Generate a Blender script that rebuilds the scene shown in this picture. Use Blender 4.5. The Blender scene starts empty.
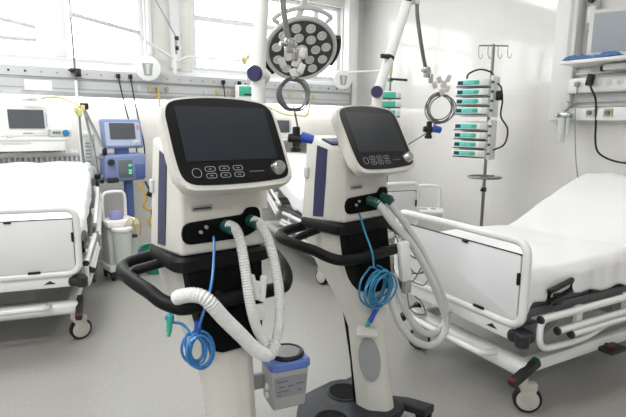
import bpy, bmesh, math, random
from mathutils import Vector, Matrix, noise
random.seed(7)
S = bpy.context.scene
COL = S.collection
PI = math.pi

# ------------------------------------------------------------------ materials
def lin(h):
    h = h.lstrip('#')
    out = []
    for i in (0, 2, 4):
        c = int(h[i:i+2], 16) / 255
        out.append(c / 12.92 if c <= .04045 else ((c + .055) / 1.055) ** 2.4)
    return (*out, 1)

def mat(name, col, rough=.5, metal=0, vary=.04, scale=30, bump=0, spec=.5, coat=0, alpha=None, trans=0, emit=0, aniso=None):
    m = bpy.data.materials.new(name); m.use_nodes = True
    nt = m.node_tree; b = nt.nodes['Principled BSDF']
    c = lin(col) if isinstance(col, str) else col
    b.inputs['Roughness'].default_value = rough
    b.inputs['Metallic'].default_value = metal
    b.inputs['Specular IOR Level'].default_value = spec
    b.inputs['Coat Weight'].default_value = coat
    b.inputs['Coat Roughness'].default_value = .08
    if trans: b.inputs['Transmission Weight'].default_value = trans
    if alpha is not None: b.inputs['Alpha'].default_value = alpha
    tc = nt.nodes.new('ShaderNodeTexCoord'); n = nt.nodes.new('ShaderNodeTexNoise')
    n.inputs['Scale'].default_value = scale; n.inputs['Detail'].default_value = 4
    nt.links.new(tc.outputs['Object'], n.inputs['Vector'])
    r = nt.nodes.new('ShaderNodeMix'); r.data_type = 'RGBA'
    r.inputs['A'].default_value = tuple(max(0, x * (1 - vary)) for x in c[:3]) + (1,)
    r.inputs['B'].default_value = tuple(min(1, x * (1 + vary)) for x in c[:3]) + (1,)
    nt.links.new(n.outputs['Fac'], r.inputs['Factor'])
    nt.links.new(r.outputs['Result'], b.inputs['Base Color'])
    if emit:
        b.inputs['Emission Color'].default_value = c; b.inputs['Emission Strength'].default_value = emit
    if bump:
        bp = nt.nodes.new('ShaderNodeBump'); bp.inputs['Strength'].default_value = bump; bp.inputs['Distance'].default_value = .01
        nt.links.new(n.outputs['Fac'], bp.inputs['Height']); nt.links.new(bp.outputs['Normal'], b.inputs['Normal'])
    return m

M = dict(
    cream=mat('cream_plastic', '#d2d0c8', .38, vary=.02, scale=8),
    white=mat('white_plastic', '#e9e9e6', .35, vary=.02, scale=10),
    enamel=mat('white_enamel', '#ececea', .28, vary=.02, scale=6, coat=.2),
    panel=mat('bed_panel', '#e6e7e8', .4, vary=.02, scale=5),
    greywhite=mat('grey_white', '#c9cbca', .4, vary=.03),
    grey=mat('grey_plastic', '#9c9fa1', .45, vary=.04),
    midgrey=mat('mid_grey', '#6a6d70', .5, vary=.05),
    dark=mat('dark_plastic', '#26282b', .5, vary=.08),
    black=mat('black_rubber', '#0b0c0d', .42, vary=.1, scale=60),
    handle=mat('handle_grip', '#0d0e0f', .5, vary=.1, scale=80, spec=.22, bump=.03),
    shield=mat('black_housing', '#040506', .6, spec=.12, vary=.1),
    bezel=mat('glossy_bezel', '#07080a', .3, vary=.05, spec=.3),
    screen=mat('screen_glass', '#1f242b', .32, vary=.05, scale=3, spec=.35),
    greyscreen=mat('grey_screen', '#55585c', .2, vary=.03, scale=3),
    palescreen=mat('pale_screen', '#a9b2ba', .25, vary=.08, scale=2),
    navy=mat('navy_plastic', '#23264f', .4, vary=.06),
    line=mat('button_line', '#9fa3a8', .5, vary=.02),
    chrome=mat('brushed_metal', '#b9bab8', .25, metal=1, vary=.05, scale=120),
    steel=mat('steel_pole', '#8e8d8a', .3, metal=.9, vary=.05, scale=90),
    alu=mat('aluminium_rail', '#c6c8c8', .42, metal=.25, vary=.03, scale=40),
    sheet=mat('white_sheet', '#f2f2f2', .85, vary=.015, scale=14, bump=.12),
    hose=mat('hose_plastic', '#e4e5e3', .32, vary=.03, scale=50, alpha=.93),
    tubing=mat('clear_tubing', '#e2e4e2', .28, vary=.03, scale=50, alpha=.88),
    bluetube=mat('blue_tubing', '#3f86c4', .3, vary=.06, scale=50),
    tealtube=mat('teal_blue_tubing', '#2f83ad', .3, vary=.06, scale=50),
    teal=mat('teal_connector', '#3fae93', .35, vary=.06),
    tealport=mat('teal_port', '#20524b', .35, vary=.06),
    bluerim=mat('blue_rim', '#5f78c0', .35, vary=.05),
    hum=mat('humidifier_grey', '#a8a8a8', .45, vary=.03),
    humlabel=mat('humidifier_label', '#8d9096', .45, vary=.03),
    bluevent=mat('blue_ventilator', '#7d8bb4', .4, vary=.04),
    bluedark=mat('blue_ventilator_dark', '#50669c', .4, vary=.05),
    bluepale=mat('pale_blue_panel', '#b2bdd6', .4, vary=.04),
    green=mat('green_plastic', '#1a7d5f', .35, vary=.06),
    greenlit=mat('green_indicator', '#4fe0b0', .4, emit=.6),
    pumpteal=mat('pump_screen', '#67bfb6', .3, vary=.12, scale=40, emit=.15),
    yellow=mat('yellow_plastic', '#cdc88a', .45, vary=.06),
    yellowhose=mat('yellow_hose', '#d3ab4a', .45, vary=.06),
    red=mat('red_plastic', '#7a262a', .45, vary=.06),
    redpale=mat('pale_red', '#d7858a', .5),
    bluecon=mat('blue_connector', '#2a4fb0', .35, vary=.06),
    glove=mat('blue_nitrile', '#4f79b5', .5, vary=.12, scale=60),
    cable=mat('grey_cable', '#6c6d6e', .45, vary=.05),
    blackcable=mat('black_cable', '#1b1b1c', .45, vary=.05),
    wheel=mat('castor_grey', '#bdbbb2', .45, vary=.04),
    jar=mat('cloudy_jar', '#dfe6e0', .2, vary=.03, alpha=.75),
    purple=mat('purple_lid', '#8a88b3', .4, vary=.05),
    lampface=mat('lamp_face', '#4c4e4f', .3, vary=.06, metal=.3),
    lens=mat('lamp_lens', '#c9ccca', .12, vary=.1, scale=90, coat=.5),
    socket=mat('socket_beige', '#c3b389', .45, vary=.06),
    patch=mat('grey_patch', '#9da0a1', .55, vary=.03),
    radiator=mat('radiator_white', '#e4e4e2', .4, vary=.02),
    ceiling=mat('ceiling_paint', '#eeeeec', .9, vary=.01),
    paint=mat('wall_paint', '#e4e3e1', .6, vary=.015, scale=3),
    frame=mat('window_frame', '#eceded', .35, vary=.01),
    diffuser=mat('lamp_diffuser', '#fffaf2', .6, emit=2.5),
    strip=mat('light_strip', '#fbfbf8', .4, emit=7),
)

def wall_tile_mat(name, col, mortar, axis, w, h, rough):
    m = bpy.data.materials.new(name); m.use_nodes = True
    nt = m.node_tree; b = nt.nodes['Principled BSDF']
    tc = nt.nodes.new('ShaderNodeTexCoord'); sp = nt.nodes.new('ShaderNodeSeparateXYZ'); cb = nt.nodes.new('ShaderNodeCombineXYZ')
    nt.links.new(tc.outputs['Object'], sp.inputs[0])
    nt.links.new(sp.outputs['Y' if axis == 'x' else 'X'], cb.inputs['X']); nt.links.new(sp.outputs['Z'], cb.inputs['Y'])
    br = nt.nodes.new('ShaderNodeTexBrick'); br.offset = 0
    br.inputs['Scale'].default_value = 1; br.inputs['Brick Width'].default_value = w; br.inputs['Row Height'].default_value = h
    br.inputs['Mortar Size'].default_value = .0025; br.inputs['Mortar Smooth'].default_value = .3
    c = lin(col)
    br.inputs['Color1'].default_value = c; br.inputs['Color2'].default_value = tuple(x * .97 for x in c[:3]) + (1,)
    br.inputs['Mortar'].default_value = lin(mortar)
    nt.links.new(cb.outputs[0], br.inputs['Vector']); nt.links.new(br.outputs['Color'], b.inputs['Base Color'])
    b.inputs['Roughness'].default_value = rough
    nz = nt.nodes.new('ShaderNodeTexNoise'); nz.inputs['Scale'].default_value = 2.5
    nt.links.new(tc.outputs['Object'], nz.inputs['Vector'])
    bp = nt.nodes.new('ShaderNodeBump'); bp.inputs['Strength'].default_value = .05; bp.inputs['Distance'].default_value = .02
    nt.links.new(nz.outputs['Fac'], bp.inputs['Height']); nt.links.new(bp.outputs['Normal'], b.inputs['Normal'])
    return m
M['tile_x'] = wall_tile_mat('wall_tile_right', '#eceae6', '#e3e1dd', 'x', .42, .30, .09)
M['tile_y'] = wall_tile_mat('wall_tile_back', '#e4e2dd', '#d6d3ce', 'y', .42, .30, .2)

def floor_mat():
    m = bpy.data.materials.new('speckled_floor'); m.use_nodes = True
    nt = m.node_tree; b = nt.nodes['Principled BSDF']; L = nt.links.new
    tc = nt.nodes.new('ShaderNodeTexCoord')
    n1 = nt.nodes.new('ShaderNodeTexNoise'); n1.inputs['Scale'].default_value = 55; n1.inputs['Detail'].default_value = 6
    n2 = nt.nodes.new('ShaderNodeTexNoise'); n2.inputs['Scale'].default_value = 1.3; n2.inputs['Detail'].default_value = 4
    n3 = nt.nodes.new('ShaderNodeTexNoise'); n3.inputs['Scale'].default_value = 14; n3.inputs['Detail'].default_value = 8; n3.inputs['Roughness'].default_value = .7
    for n in (n1, n2, n3): L(tc.outputs['Object'], n.inputs['Vector'])
    r = nt.nodes.new('ShaderNodeValToRGB')
    r.color_ramp.elements[0].position = .35; r.color_ramp.elements[0].color = lin('#989691')
    r.color_ramp.elements[1].position = .65; r.color_ramp.elements[1].color = lin('#9f9d98')
    L(n1.outputs['Fac'], r.inputs['Fac'])
    r3 = nt.nodes.new('ShaderNodeValToRGB')
    r3.color_ramp.elements[0].position = .66; r3.color_ramp.elements[0].color = (0, 0, 0, 1)
    r3.color_ramp.elements[1].position = .72; r3.color_ramp.elements[1].color = (1, 1, 1, 1)
    L(n3.outputs['Fac'], r3.inputs['Fac'])
    mx = nt.nodes.new('ShaderNodeMix'); mx.data_type = 'RGBA'
    L(r3.outputs['Color'], mx.inputs['Factor']); L(r.outputs['Color'], mx.inputs['A']); mx.inputs['B'].default_value = lin('#7d7b76')
    L(mx.outputs['Result'], b.inputs['Base Color'])
    rr = nt.nodes.new('ShaderNodeMapRange'); rr.inputs['To Min'].default_value = .3; rr.inputs['To Max'].default_value = .46
    L(n2.outputs['Fac'], rr.inputs['Value']); L(rr.outputs['Result'], b.inputs['Roughness'])
    return m
M['floor'] = floor_mat()

def glass_mat():
    m = bpy.data.materials.new('window_glass'); m.use_nodes = True
    nt = m.node_tree; nt.nodes.clear(); L = nt.links.new
    o = nt.nodes.new('ShaderNodeOutputMaterial'); t = nt.nodes.new('ShaderNodeBsdfTransparent'); g = nt.nodes.new('ShaderNodeBsdfGlossy')
    g.inputs['Roughness'].default_value = .05; mx = nt.nodes.new('ShaderNodeMixShader')
    tc = nt.nodes.new('ShaderNodeTexCoord'); n = nt.nodes.new('ShaderNodeTexNoise'); n.inputs['Scale'].default_value = 9; n.inputs['Detail'].default_value = 8
    r = nt.nodes.new('ShaderNodeValToRGB'); r.color_ramp.elements[0].position = .3; r.color_ramp.elements[0].color = (.9, .93, .95, 1)
    r.color_ramp.elements[1].position = .42; r.color_ramp.elements[1].color = (1, 1, 1, 1)
    L(tc.outputs['Object'], n.inputs['Vector']); L(n.outputs['Fac'], r.inputs['Fac']); L(r.outputs['Color'], t.inputs['Color'])
    mx.inputs['Fac'].default_value = .06
    L(t.outputs[0], mx.inputs[1]); L(g.outputs[0], mx.inputs[2]); L(mx.outputs[0], o.inputs[0])
    return m
M['glass'] = glass_mat()

# ------------------------------------------------------------------ mesh helpers
def V(*a): return Vector(a)
def new(): return bmesh.new()

def obj(name, bm, material, parent=None, smooth=40):
    bmesh.ops.recalc_face_normals(bm, faces=bm.faces[:])
    me = bpy.data.meshes.new(name); bm.to_mesh(me); bm.free()
    me.materials.append(M[material] if isinstance(material, str) else material)
    if smooth:
        me.polygons.foreach_set('use_smooth', [True] * len(me.polygons))
        me.set_sharp_from_angle(angle=math.radians(smooth))
    o = bpy.data.objects.new(name, me); COL.objects.link(o)
    if parent: o.parent = parent
    return o

def tag(o, label, cat, group=None):
    o['label'] = label; o['category'] = cat
    if group: o['group'] = group
    return o

def thing(name, label, cat, loc=(0, 0, 0), rz=0, group=None):
    o = bpy.data.objects.new(name, None); COL.objects.link(o)
    o.empty_display_size = .1
    o.location = loc; o.rotation_euler = (0, 0, math.radians(rz))
    return tag(o, label, cat, group)

def kids(o): return [c for c in bpy.data.objects if c.parent == o]
def dup(o, parent=None):
    c = o.copy(); COL.objects.link(c)
    if parent: c.parent = parent
    for ch in kids(o): dup(ch, c)
    return c
def copy_thing(o, label, loc, rz=0, group=None):
    c = dup(o); c.location = loc; c.rotation_euler = (0, 0, math.radians(rz)); c['label'] = label
    if group: c['group'] = group
    return c

def struct(o): o['kind'] = 'structure'; return o

def box(bm, c, s, bev=0, rot=None, seg=2):
    r = bmesh.ops.create_cube(bm, size=1)
    vs = r['verts']
    for v in vs: v.co = Vector((v.co.x * s[0], v.co.y * s[1], v.co.z * s[2]))
    if bev:
        es = list({e for v in vs for e in v.link_edges})
        rb = bmesh.ops.bevel(bm, geom=es, offset=min(bev, min(s) * .49), segments=seg, affect='EDGES', profile=.5)
        vs = list({v for f in rb['faces'] for v in f.verts} | {v for v in vs if v.is_valid})
    mtx = Matrix.Translation(Vector(c))
    if rot is not None: mtx = mtx @ (rot.to_4x4() if isinstance(rot, Matrix) else Matrix(rot))
    bmesh.ops.transform(bm, matrix=mtx, verts=vs)
    return bm

def boxb(lo, hi, bev=0, bm=None):
    bm = bm or new()
    c = [(a + b) / 2 for a, b in zip(lo, hi)]; s = [abs(b - a) for a, b in zip(lo, hi)]
    return box(bm, c, s, bev)

def catmull(pts, n=8, closed=False):
    P = [Vector(p) for p in pts]; out = []
    N = len(P); rng = range(N if closed else N - 1)
    for i in rng:
        p1, p2 = P[i], P[(i + 1) % N]
        p0 = P[i - 1] if (closed or i > 0) else p1 * 2 - p2
        p3 = P[(i + 2) % N] if (closed or i + 2 < N) else p2 * 2 - p1
        for k in range(n):
            t = k / n
            out.append(.5 * ((2 * p1) + (p2 - p0) * t + (2 * p0 - 5 * p1 + 4 * p2 - p3) * t * t + (3 * p1 - p0 - 3 * p2 + p3) * t ** 3))
    if not closed: out.append(P[-1])
    return out

def resample(pts, step):
    out = [pts[0].copy()]; acc = 0
    for a, b in zip(pts, pts[1:]):
        d = (b - a).length
        while d > 0 and acc + d >= step:
            t = (step - acc) / d; a = a.lerp(b, t); out.append(a.copy()); d = (b - a).length; acc = 0
        acc += d
    return out

def tube(bm, pts, r, seg=10, closed=False, rf=None):
    P = [Vector(p) for p in pts]; N = len(P)
    rings = []; up = None
    for i in range(N):
        if closed: t = P[(i + 1) % N] - P[i - 1]
        else: t = P[min(i + 1, N - 1)] - P[max(i - 1, 0)]
        if t.length < 1e-9: t = Vector((0, 0, 1))
        t.normalize()
        if up is None:
            up = Vector((0, 0, 1)) if abs(t.z) < .9 else Vector((1, 0, 0))
        a = up - t * up.dot(t)
        if a.length < 1e-6: a = t.orthogonal()
        a.normalize(); up = a; b = t.cross(a)
        rr = rf(i, N) * r if rf else r
        rings.append([bm.verts.new(P[i] + (a * math.cos(2 * PI * k / seg) + b * math.sin(2 * PI * k / seg)) * rr) for k in range(seg)])
    for i in range(N if closed else N - 1):
        A, B = rings[i], rings[(i + 1) % N]
        for k in range(seg): bm.faces.new((A[k], A[(k + 1) % seg], B[(k + 1) % seg], B[k]))
    if not closed:
        bm.faces.new(rings[0][::-1]); bm.faces.new(rings[-1])
    return bm

def ctube(pts, r, n=8, seg=10, closed=False, bm=None, rf=None):
    return tube(bm or new(), catmull(pts, n, closed), r, seg, closed, rf)

def corr(pts, r, bm=None, pitch=.009, seg=14, amp=.16):
    """a corrugated hose: ribs along the swept path"""
    P = resample(catmull(pts, 24), pitch / 4)
    pat = (1, 1 + amp * .6, 1 + amp, 1 + amp * .6)
    return tube(bm or new(), P, r, seg, rf=lambda i, N: pat[i % 4])

def cyl(bm, p0, p1, r0, r1=None, seg=20, bev=0):
    p0, p1 = Vector(p0), Vector(p1); r1 = r0 if r1 is None else r1
    if bev:
        d = (p1 - p0).normalized()
        prof = [(p0, r0 - bev), (p0 + d * bev, r0), (p1 - d * bev, r1), (p1, r1 - bev)]
    else: prof = [(p0, r0), (p1, r1)]
    d = (p1 - p0).normalized(); a = d.orthogonal().normalized(); b = d.cross(a)
    rings = [[bm.verts.new(p + (a * math.cos(2 * PI * k / seg) + b * math.sin(2 * PI * k / seg)) * r) for k in range(seg)] for p, r in prof]
    for A, B in zip(rings, rings[1:]):
        for k in range(seg): bm.faces.new((A[k], A[(k + 1) % seg], B[(k + 1) % seg], B[k]))
    bm.faces.new(rings[0][::-1]); bm.faces.new(rings[-1])
    return bm

def lathe(bm, prof, c, axis=(0, 0, 1), seg=28, closed=False):
    """prof: list of (radius, height along axis)"""
    d = Vector(axis).normalized(); a = d.orthogonal().normalized(); b = d.cross(a); c = Vector(c)
    rings = [[bm.verts.new(c + d * h + (a * math.cos(2 * PI * k / seg) + b * math.sin(2 * PI * k / seg)) * max(r, 1e-4)) for k in range(seg)] for r, h in prof]
    for A, B in zip(rings, rings[1:]):
        for k in range(seg): bm.faces.new((A[k], A[(k + 1) % seg], B[(k + 1) % seg], B[k]))
    bm.faces.new(rings[0][::-1]); bm.faces.new(rings[-1])
    return bm

def torus(bm, c, R, r, axis=(0, 0, 1), seg=32, cs=8, sx=1, sy=1):
    d = Vector(axis).normalized(); a = d.orthogonal().normalized(); b = d.cross(a); c = Vector(c)
    return tube(bm, [c + a * math.cos(2 * PI * k / seg) * R * sx + b * math.sin(2 * PI * k / seg) * R * sy for k in range(seg)], r, cs, True)

def prism(bm, pts, O, ux, uy, n, d0, d1, bev=0, seg=2):
    O, ux, uy, n = Vector(O), Vector(ux), Vector(uy), Vector(n)
    A = [bm.verts.new(O + ux * x + uy * y + n * d0) for x, y in pts]
    B = [bm.verts.new(O + ux * x + uy * y + n * d1) for x, y in pts]
    N = len(pts)
    f0 = bm.faces.new(A[::-1]); f1 = bm.faces.new(B)
    fs = [bm.faces.new((A[i], A[(i + 1) % N], B[(i + 1) % N], B[i])) for i in range(N)]
    if bev:
        bmesh.ops.bevel(bm, geom=list(f1.edges) + list(f0.edges), offset=bev, segments=seg, affect='EDGES', profile=.5)
    return bm

def roundpoly(pts, r, n=5):
    """2D polygon with rounded corners"""
    out = []; N = len(pts); rs = r if isinstance(r, (list, tuple)) else [r] * N
    for i in range(N):
        p, a, b = Vector(pts[i]), Vector(pts[i - 1]), Vector(pts[(i + 1) % N])
        da = (a - p); db = (b - p); k = min(rs[i], da.length * .49, db.length * .49)
        p0 = p + da.normalized() * k; p1 = p + db.normalized() * k
        for j in range(n + 1):
            t = j / n; q = p0 * (1 - t) ** 2 + p * 2 * t * (1 - t) + p1 * t * t
            out.append((q.x, q.y))
    return out
def rrect(w, h, r, n=5): return roundpoly([(-w/2, -h/2), (w/2, -h/2), (w/2, h/2), (-w/2, h/2)], r, n)

def loft(bm, secs):
    rings = [[bm.verts.new(Vector(p)) for p in s] for s in secs]; N = len(rings[0])
    for A, B in zip(rings, rings[1:]):
        for k in range(N): bm.faces.new((A[k], A[(k + 1) % N], B[(k + 1) % N], B[k]))
    bm.faces.new(rings[0][::-1]); bm.faces.new(rings[-1])
    return bm

def frustum(bm, bot, top, bev=.0, seg=3):
    """eight corners (4 bottom, 4 top), bevelled"""
    A = [bm.verts.new(Vector(p)) for p in bot]; B = [bm.verts.new(Vector(p)) for p in top]
    bm.faces.new(A[::-1]); bm.faces.new(B)
    for i in range(4): bm.faces.new((A[i], A[(i + 1) % 4], B[(i + 1) % 4], B[i]))
    if bev: bmesh.ops.bevel(bm, geom=bm.edges[:], offset=bev, segments=seg, affect='EDGES', profile=.5)
    return bm

def rot(ax, deg): return Matrix.Rotation(math.radians(deg), 3, ax)

# ------------------------------------------------------------------ room
XL, XR, YF, YB, ZC = -2.4, 4.6, -2.8, 5.6, 3.1
struct(obj('floor', boxb((XL - .1, YF - .1, -.1), (XR + .1, YB + .1, 0)), 'floor', smooth=0))
struct(obj('ceiling', boxb((XL - .1, YF - .1, ZC), (XR + .1, YB + .1, ZC + .1)), 'ceiling', smooth=0))
struct(obj('wall_right', boxb((XR, YF - .1, 0), (XR + .15, YB + .3, ZC)), 'tile_x', smooth=0))
struct(obj('wall_left', boxb((XL - .15, YF - .1, 0), (XL, YB + .3, ZC)), 'paint', smooth=0))
struct(obj('wall_front', boxb((XL - .1, YF - .15, 0), (XR + .1, YF, ZC)), 'paint', smooth=0))
W1, W2 = (-1.6, 1.60), (2.14, 4.22)          # the two window openings of the back wall
SILL, HEAD = 2.03, 2.98
bm = new()
boxb((XL, YB, 0), (XR, YB + .25, SILL), bm=bm); boxb((XL, YB, HEAD), (XR, YB + .25, ZC), bm=bm)
for a, b in ((XL, W1[0]), (W1[1], W2[0]), (W2[1], XR)): boxb((a, YB, SILL), (b, YB + .25, HEAD), bm=bm)
struct(obj('wall_back', bm, 'tile_y', smooth=0))
for k, (x0, x1) in enumerate((W1, W2)):
    w = bpy.data.objects.new('window_%d' % (k + 1), None); COL.objects.link(w); struct(w)
    w.location = (x0, YB + .06, SILL)
    W, Hh = x1 - x0, HEAD - SILL
    fr = new()
    boxb((0, 0, 0), (W, .07, .05), .006, fr); boxb((0, 0, Hh - .05), (W, .07, Hh), .006, fr)
    boxb((0, 0, .05), (.05, .07, Hh - .05), .006, fr); boxb((W - .05, 0, .05), (W, .07, Hh - .05), .006, fr)
    if k == 0:
        boxb((.86, 0, .05), (.96, .07, Hh - .05), .006, fr)
        boxb((2.32, 0, .05), (2.45, .07, Hh - .05), .006, fr)
        boxb((2.5, .01, .32), (3.15, .06, .37), .004, fr) if False else None
    else:
        boxb((.05, .0, .56), (W - .05, .06, .62), .006, fr); boxb((.86, 0, .05), (.96, .07, Hh - .05), .006, fr)
        boxb((1.66, 0, .05), (1.74, .07, Hh - .05), .006, fr)
    obj('window_frame', fr, 'frame', w)
    obj('window_pane', boxb((.05, .03, .05), (W - .05, .036, Hh - .05)), 'glass', w, 0)
    obj('window_sill', boxb((-.04, -.09, -.03), (W + .04, .0, .0), .006), 'frame', w)
    if k == 0:
        st = new()
        tube(st, [(1.75, .01, .38), (2.18, .01, .31), (2.18, .01, .19), (1.75, .01, .19)], .022, 8)
        obj('window_stay', st, 'greywhite', w)
# pier between the windows: white trims and a curtain track post
struct(obj('trim_1', boxb((1.62, YB - .05, 2.03), (1.66, YB, 3.1), .005), 'frame'))
struct(obj('trim_2', boxb((1.86, YB - .07, 2.03), (1.96, YB, 3.1), .005), 'frame'))
struct(obj('trim_3', boxb((4.24, YB - .12, .0), (4.40, YB, 3.1), .01), 'frame'))
struct(obj('baseboard_right', boxb((XR - .012, YF, 0), (XR, YB, .1), .003), 'greywhite'))
struct(obj('baseboard_back', boxb((XL, YB - .012, 0), (XR, YB, .1), .003), 'greywhite'))

# ------------------------------------------------------------------ ceiling lamps (assumed, out of view; powers weighted to bring light from the left)
k = 0
for (x, y) in ((-.9, -1.2), (1.4, -1.2), (3.4, -1.2), (-.6, 1.6), (1.5, 1.3), (3.3, 1.3), (.4, 4.0), (2.9, 3.9)):
    t = thing('unseen_ceiling_lamp', 'flat white ceiling lamp panel added out of view above the ward', 'lamp', (x, y, ZC), 0, 'unseen ceiling lamp panels')
    f = new(); boxb((-.62, -.32, -.05), (.62, .32, 0), .006, f)
    obj('housing', f, 'white', t); obj('diffuser', boxb((-.58, -.28, -.056), (.58, .28, -.05)), 'diffuser', t)
    ld = bpy.data.lights.new('unseen_lamp_light', 'AREA'); ld.shape = 'RECTANGLE'; ld.size = 1.15; ld.size_y = .55
    ld.energy = 58 if x < 0 else 48 if x < 1 else 3 if y < 2 and x > 2 else 5 if y < 2 else 22; ld.color = (.97, .985, 1)
    lo = bpy.data.objects.new('unseen_lamp_light', ld); COL.objects.link(lo); lo.parent = t; lo.location = (0, 0, -.06)

# ------------------------------------------------------------------ medical supply rail on the back wall
rail = thing('supply_rail', 'long grey-white medical supply rail under the windows on the back wall', 'rail', (0, YB, 1.64))
x0, x1 = -1.9, 4.24
prof = [(0, .03), (-.13, .05), (-.16, .09), (-.16, .2), (-.18, .22), (-.18, .31), (-.13, .35), (0, .37)]
bm = new()
A = [bm.verts.new((x0, y, z)) for y, z in prof]; B = [bm.verts.new((x1, y, z)) for y, z in prof]
bm.faces.new(A); bm.faces.new(B[::-1])
for i in range(len(prof)): bm.faces.new((A[i], A[(i + 1) % 8], B[(i + 1) % 8], B[i]))
obj('channel', bm, 'alu', rail, 20)
obj('light_strip', boxb((x0, -.1, 0), (x1, 0, .035), .004), 'strip', rail)
obj('end_cap', boxb((x1, -.19, .03), (x1 + .025, 0, .375), .006), 'grey', rail)
obj('lower_groove', boxb((x0, -.163, .115), (x1, -.158, .125)), 'grey', rail, 0)
obj('upper_groove', boxb((x0, -.1825, .218), (x1, -.15, .224)), 'midgrey', rail, 0)
for i in range(46):
    x = -1.8 + i * .132
    s = new(); cyl(s, (x, -.18, .265), (x, -.186, .265), .010, seg=12)
    obj('socket', s, 'grey' if i % 9 not in (7, 8) else 'black', rail)
for x, m_ in ((1.47, 'greywhite'), (1.58, 'socket'), (1.66, 'socket'), (1.76, 'grey'), (2.2, 'greywhite'), (2.34, 'socket'), (2.48, 'socket'), (2.62, 'grey'), (3.3, 'socket'), (3.5, 'greywhite'), (3.66, 'socket')):
    s = new(); cyl(s, (x, -.16, .16), (x, -.172, .16), .024, seg=16); box(s, (x, -.174, .145), (.03, .012, .05), .004)
    obj('gas_outlet', s, m_, rail)
p = tag(obj('paper_notice', boxb((.43, 5.432, 1.735), (.66, 5.436, 1.83)), 'white', None, 0), 'small blank white plate on the supply rail above the grey monitor', 'sign')
# plugs with cables hanging from the rail
for i, (x, zt, pts, m_) in enumerate((
        (1.26, 1.905, [(1.26, 5.40, 1.9), (1.29, 5.38, 1.7), (1.33, 5.38, 1.5), (1.38, 5.36, 1.3), (1.40, 5.32, 1.0)], 'blackcable'),
        (1.38, 1.905, [(1.38, 5.40, 1.9), (1.40, 5.38, 1.7), (1.44, 5.38, 1.45), (1.47, 5.34, 1.2), (1.45, 5.3, .9)], 'blackcable'),
        (1.66, 1.79, [(1.66, 5.40, 1.77), (1.67, 5.38, 1.5), (1.66, 5.36, 1.2), (1.58, 5.3, .8), (1.52, 5.25, .5)], 'yellowhose'),
        (2.40, 1.905, [(2.40, 5.40, 1.9), (2.41, 5.38, 1.7), (2.41, 5.38, 1.4), (2.43, 5.36, 1.1)], 'blackcable'),
        (2.60, 1.905, [(2.60, 5.40, 1.9), (2.61, 5.38, 1.7), (2.61, 5.38, 1.4), (2.6, 5.36, 1.1)], 'blackcable'))):
    lab = ['first black cable hanging from a plug in the rail behind the blue ventilator',
           'second black cable hanging right of the first behind the blue ventilator',
           'yellow gas hose hanging from the rail beside the front ventilator',
           'black cable on the rail left of the green and white pump',
           'black cable on the rail just below the green and white pump'][i]
    t = thing('plugged_cable' if m_ == 'blackcable' else 'gas_hose', lab, 'cable' if m_ == 'blackcable' else 'hose', (0, 0, 0))
    obj('cord', ctube(pts, .007 if m_ == 'blackcable' else .011, 8, 8), m_, t)
    pl = new(); box(pl, (x, 5.405, zt), (.035, .05, .045), .008); obj('plug', pl, 'black' if m_ == 'blackcable' else 'socket', t)

# radiator behind the left bed
rd = thing('radiator', 'white ribbed radiator under the supply rail behind the left bed', 'radiator', (-.3, 5.565, 0))
bm = new()
for i in range(30): box(bm, (-.62 + .045 * i + .6, 0, .67), (.03, .05, .98), .01)
obj('ribs', bm, 'radiator', rd)
obj('header_pipe', boxb((-.1, -.03, 1.1), (1.3, .03, 1.15), .01), 'radiator', rd)
obj('back_plate', boxb((-.08, .012, .2), (1.28, .03, 1.12), .004), 'radiator', rd)
bm = new(); boxb((-.1, -.03, .17), (1.3, .03, .22), .01, bm)
for x in (0, 1.2): boxb((x, -.02, 0), (x + .04, .02, .2), .004, bm)
obj('header_pipe', bm, 'radiator', rd)

# ------------------------------------------------------------------ hospital beds (local: foot at y = 0, head at y = 2.1)
def tube_rect(bm, w, z0, z1, y, r, rc):
    pts = [(x, y, z) for x, z in roundpoly([(-w, z0), (w, z0), (w, z1), (-w, z1)], rc, 6)]
    return tube(bm, pts, r, 12, True)

def mat_top(y, raise_at, top):
    """height of the mattress top along the bed, raised towards the head"""
    t = max(0, min(1, (y - raise_at) / .86))
    k = t * t * (3 - 2 * t) * .35 + t * .65
    return .755 + k * top

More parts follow.
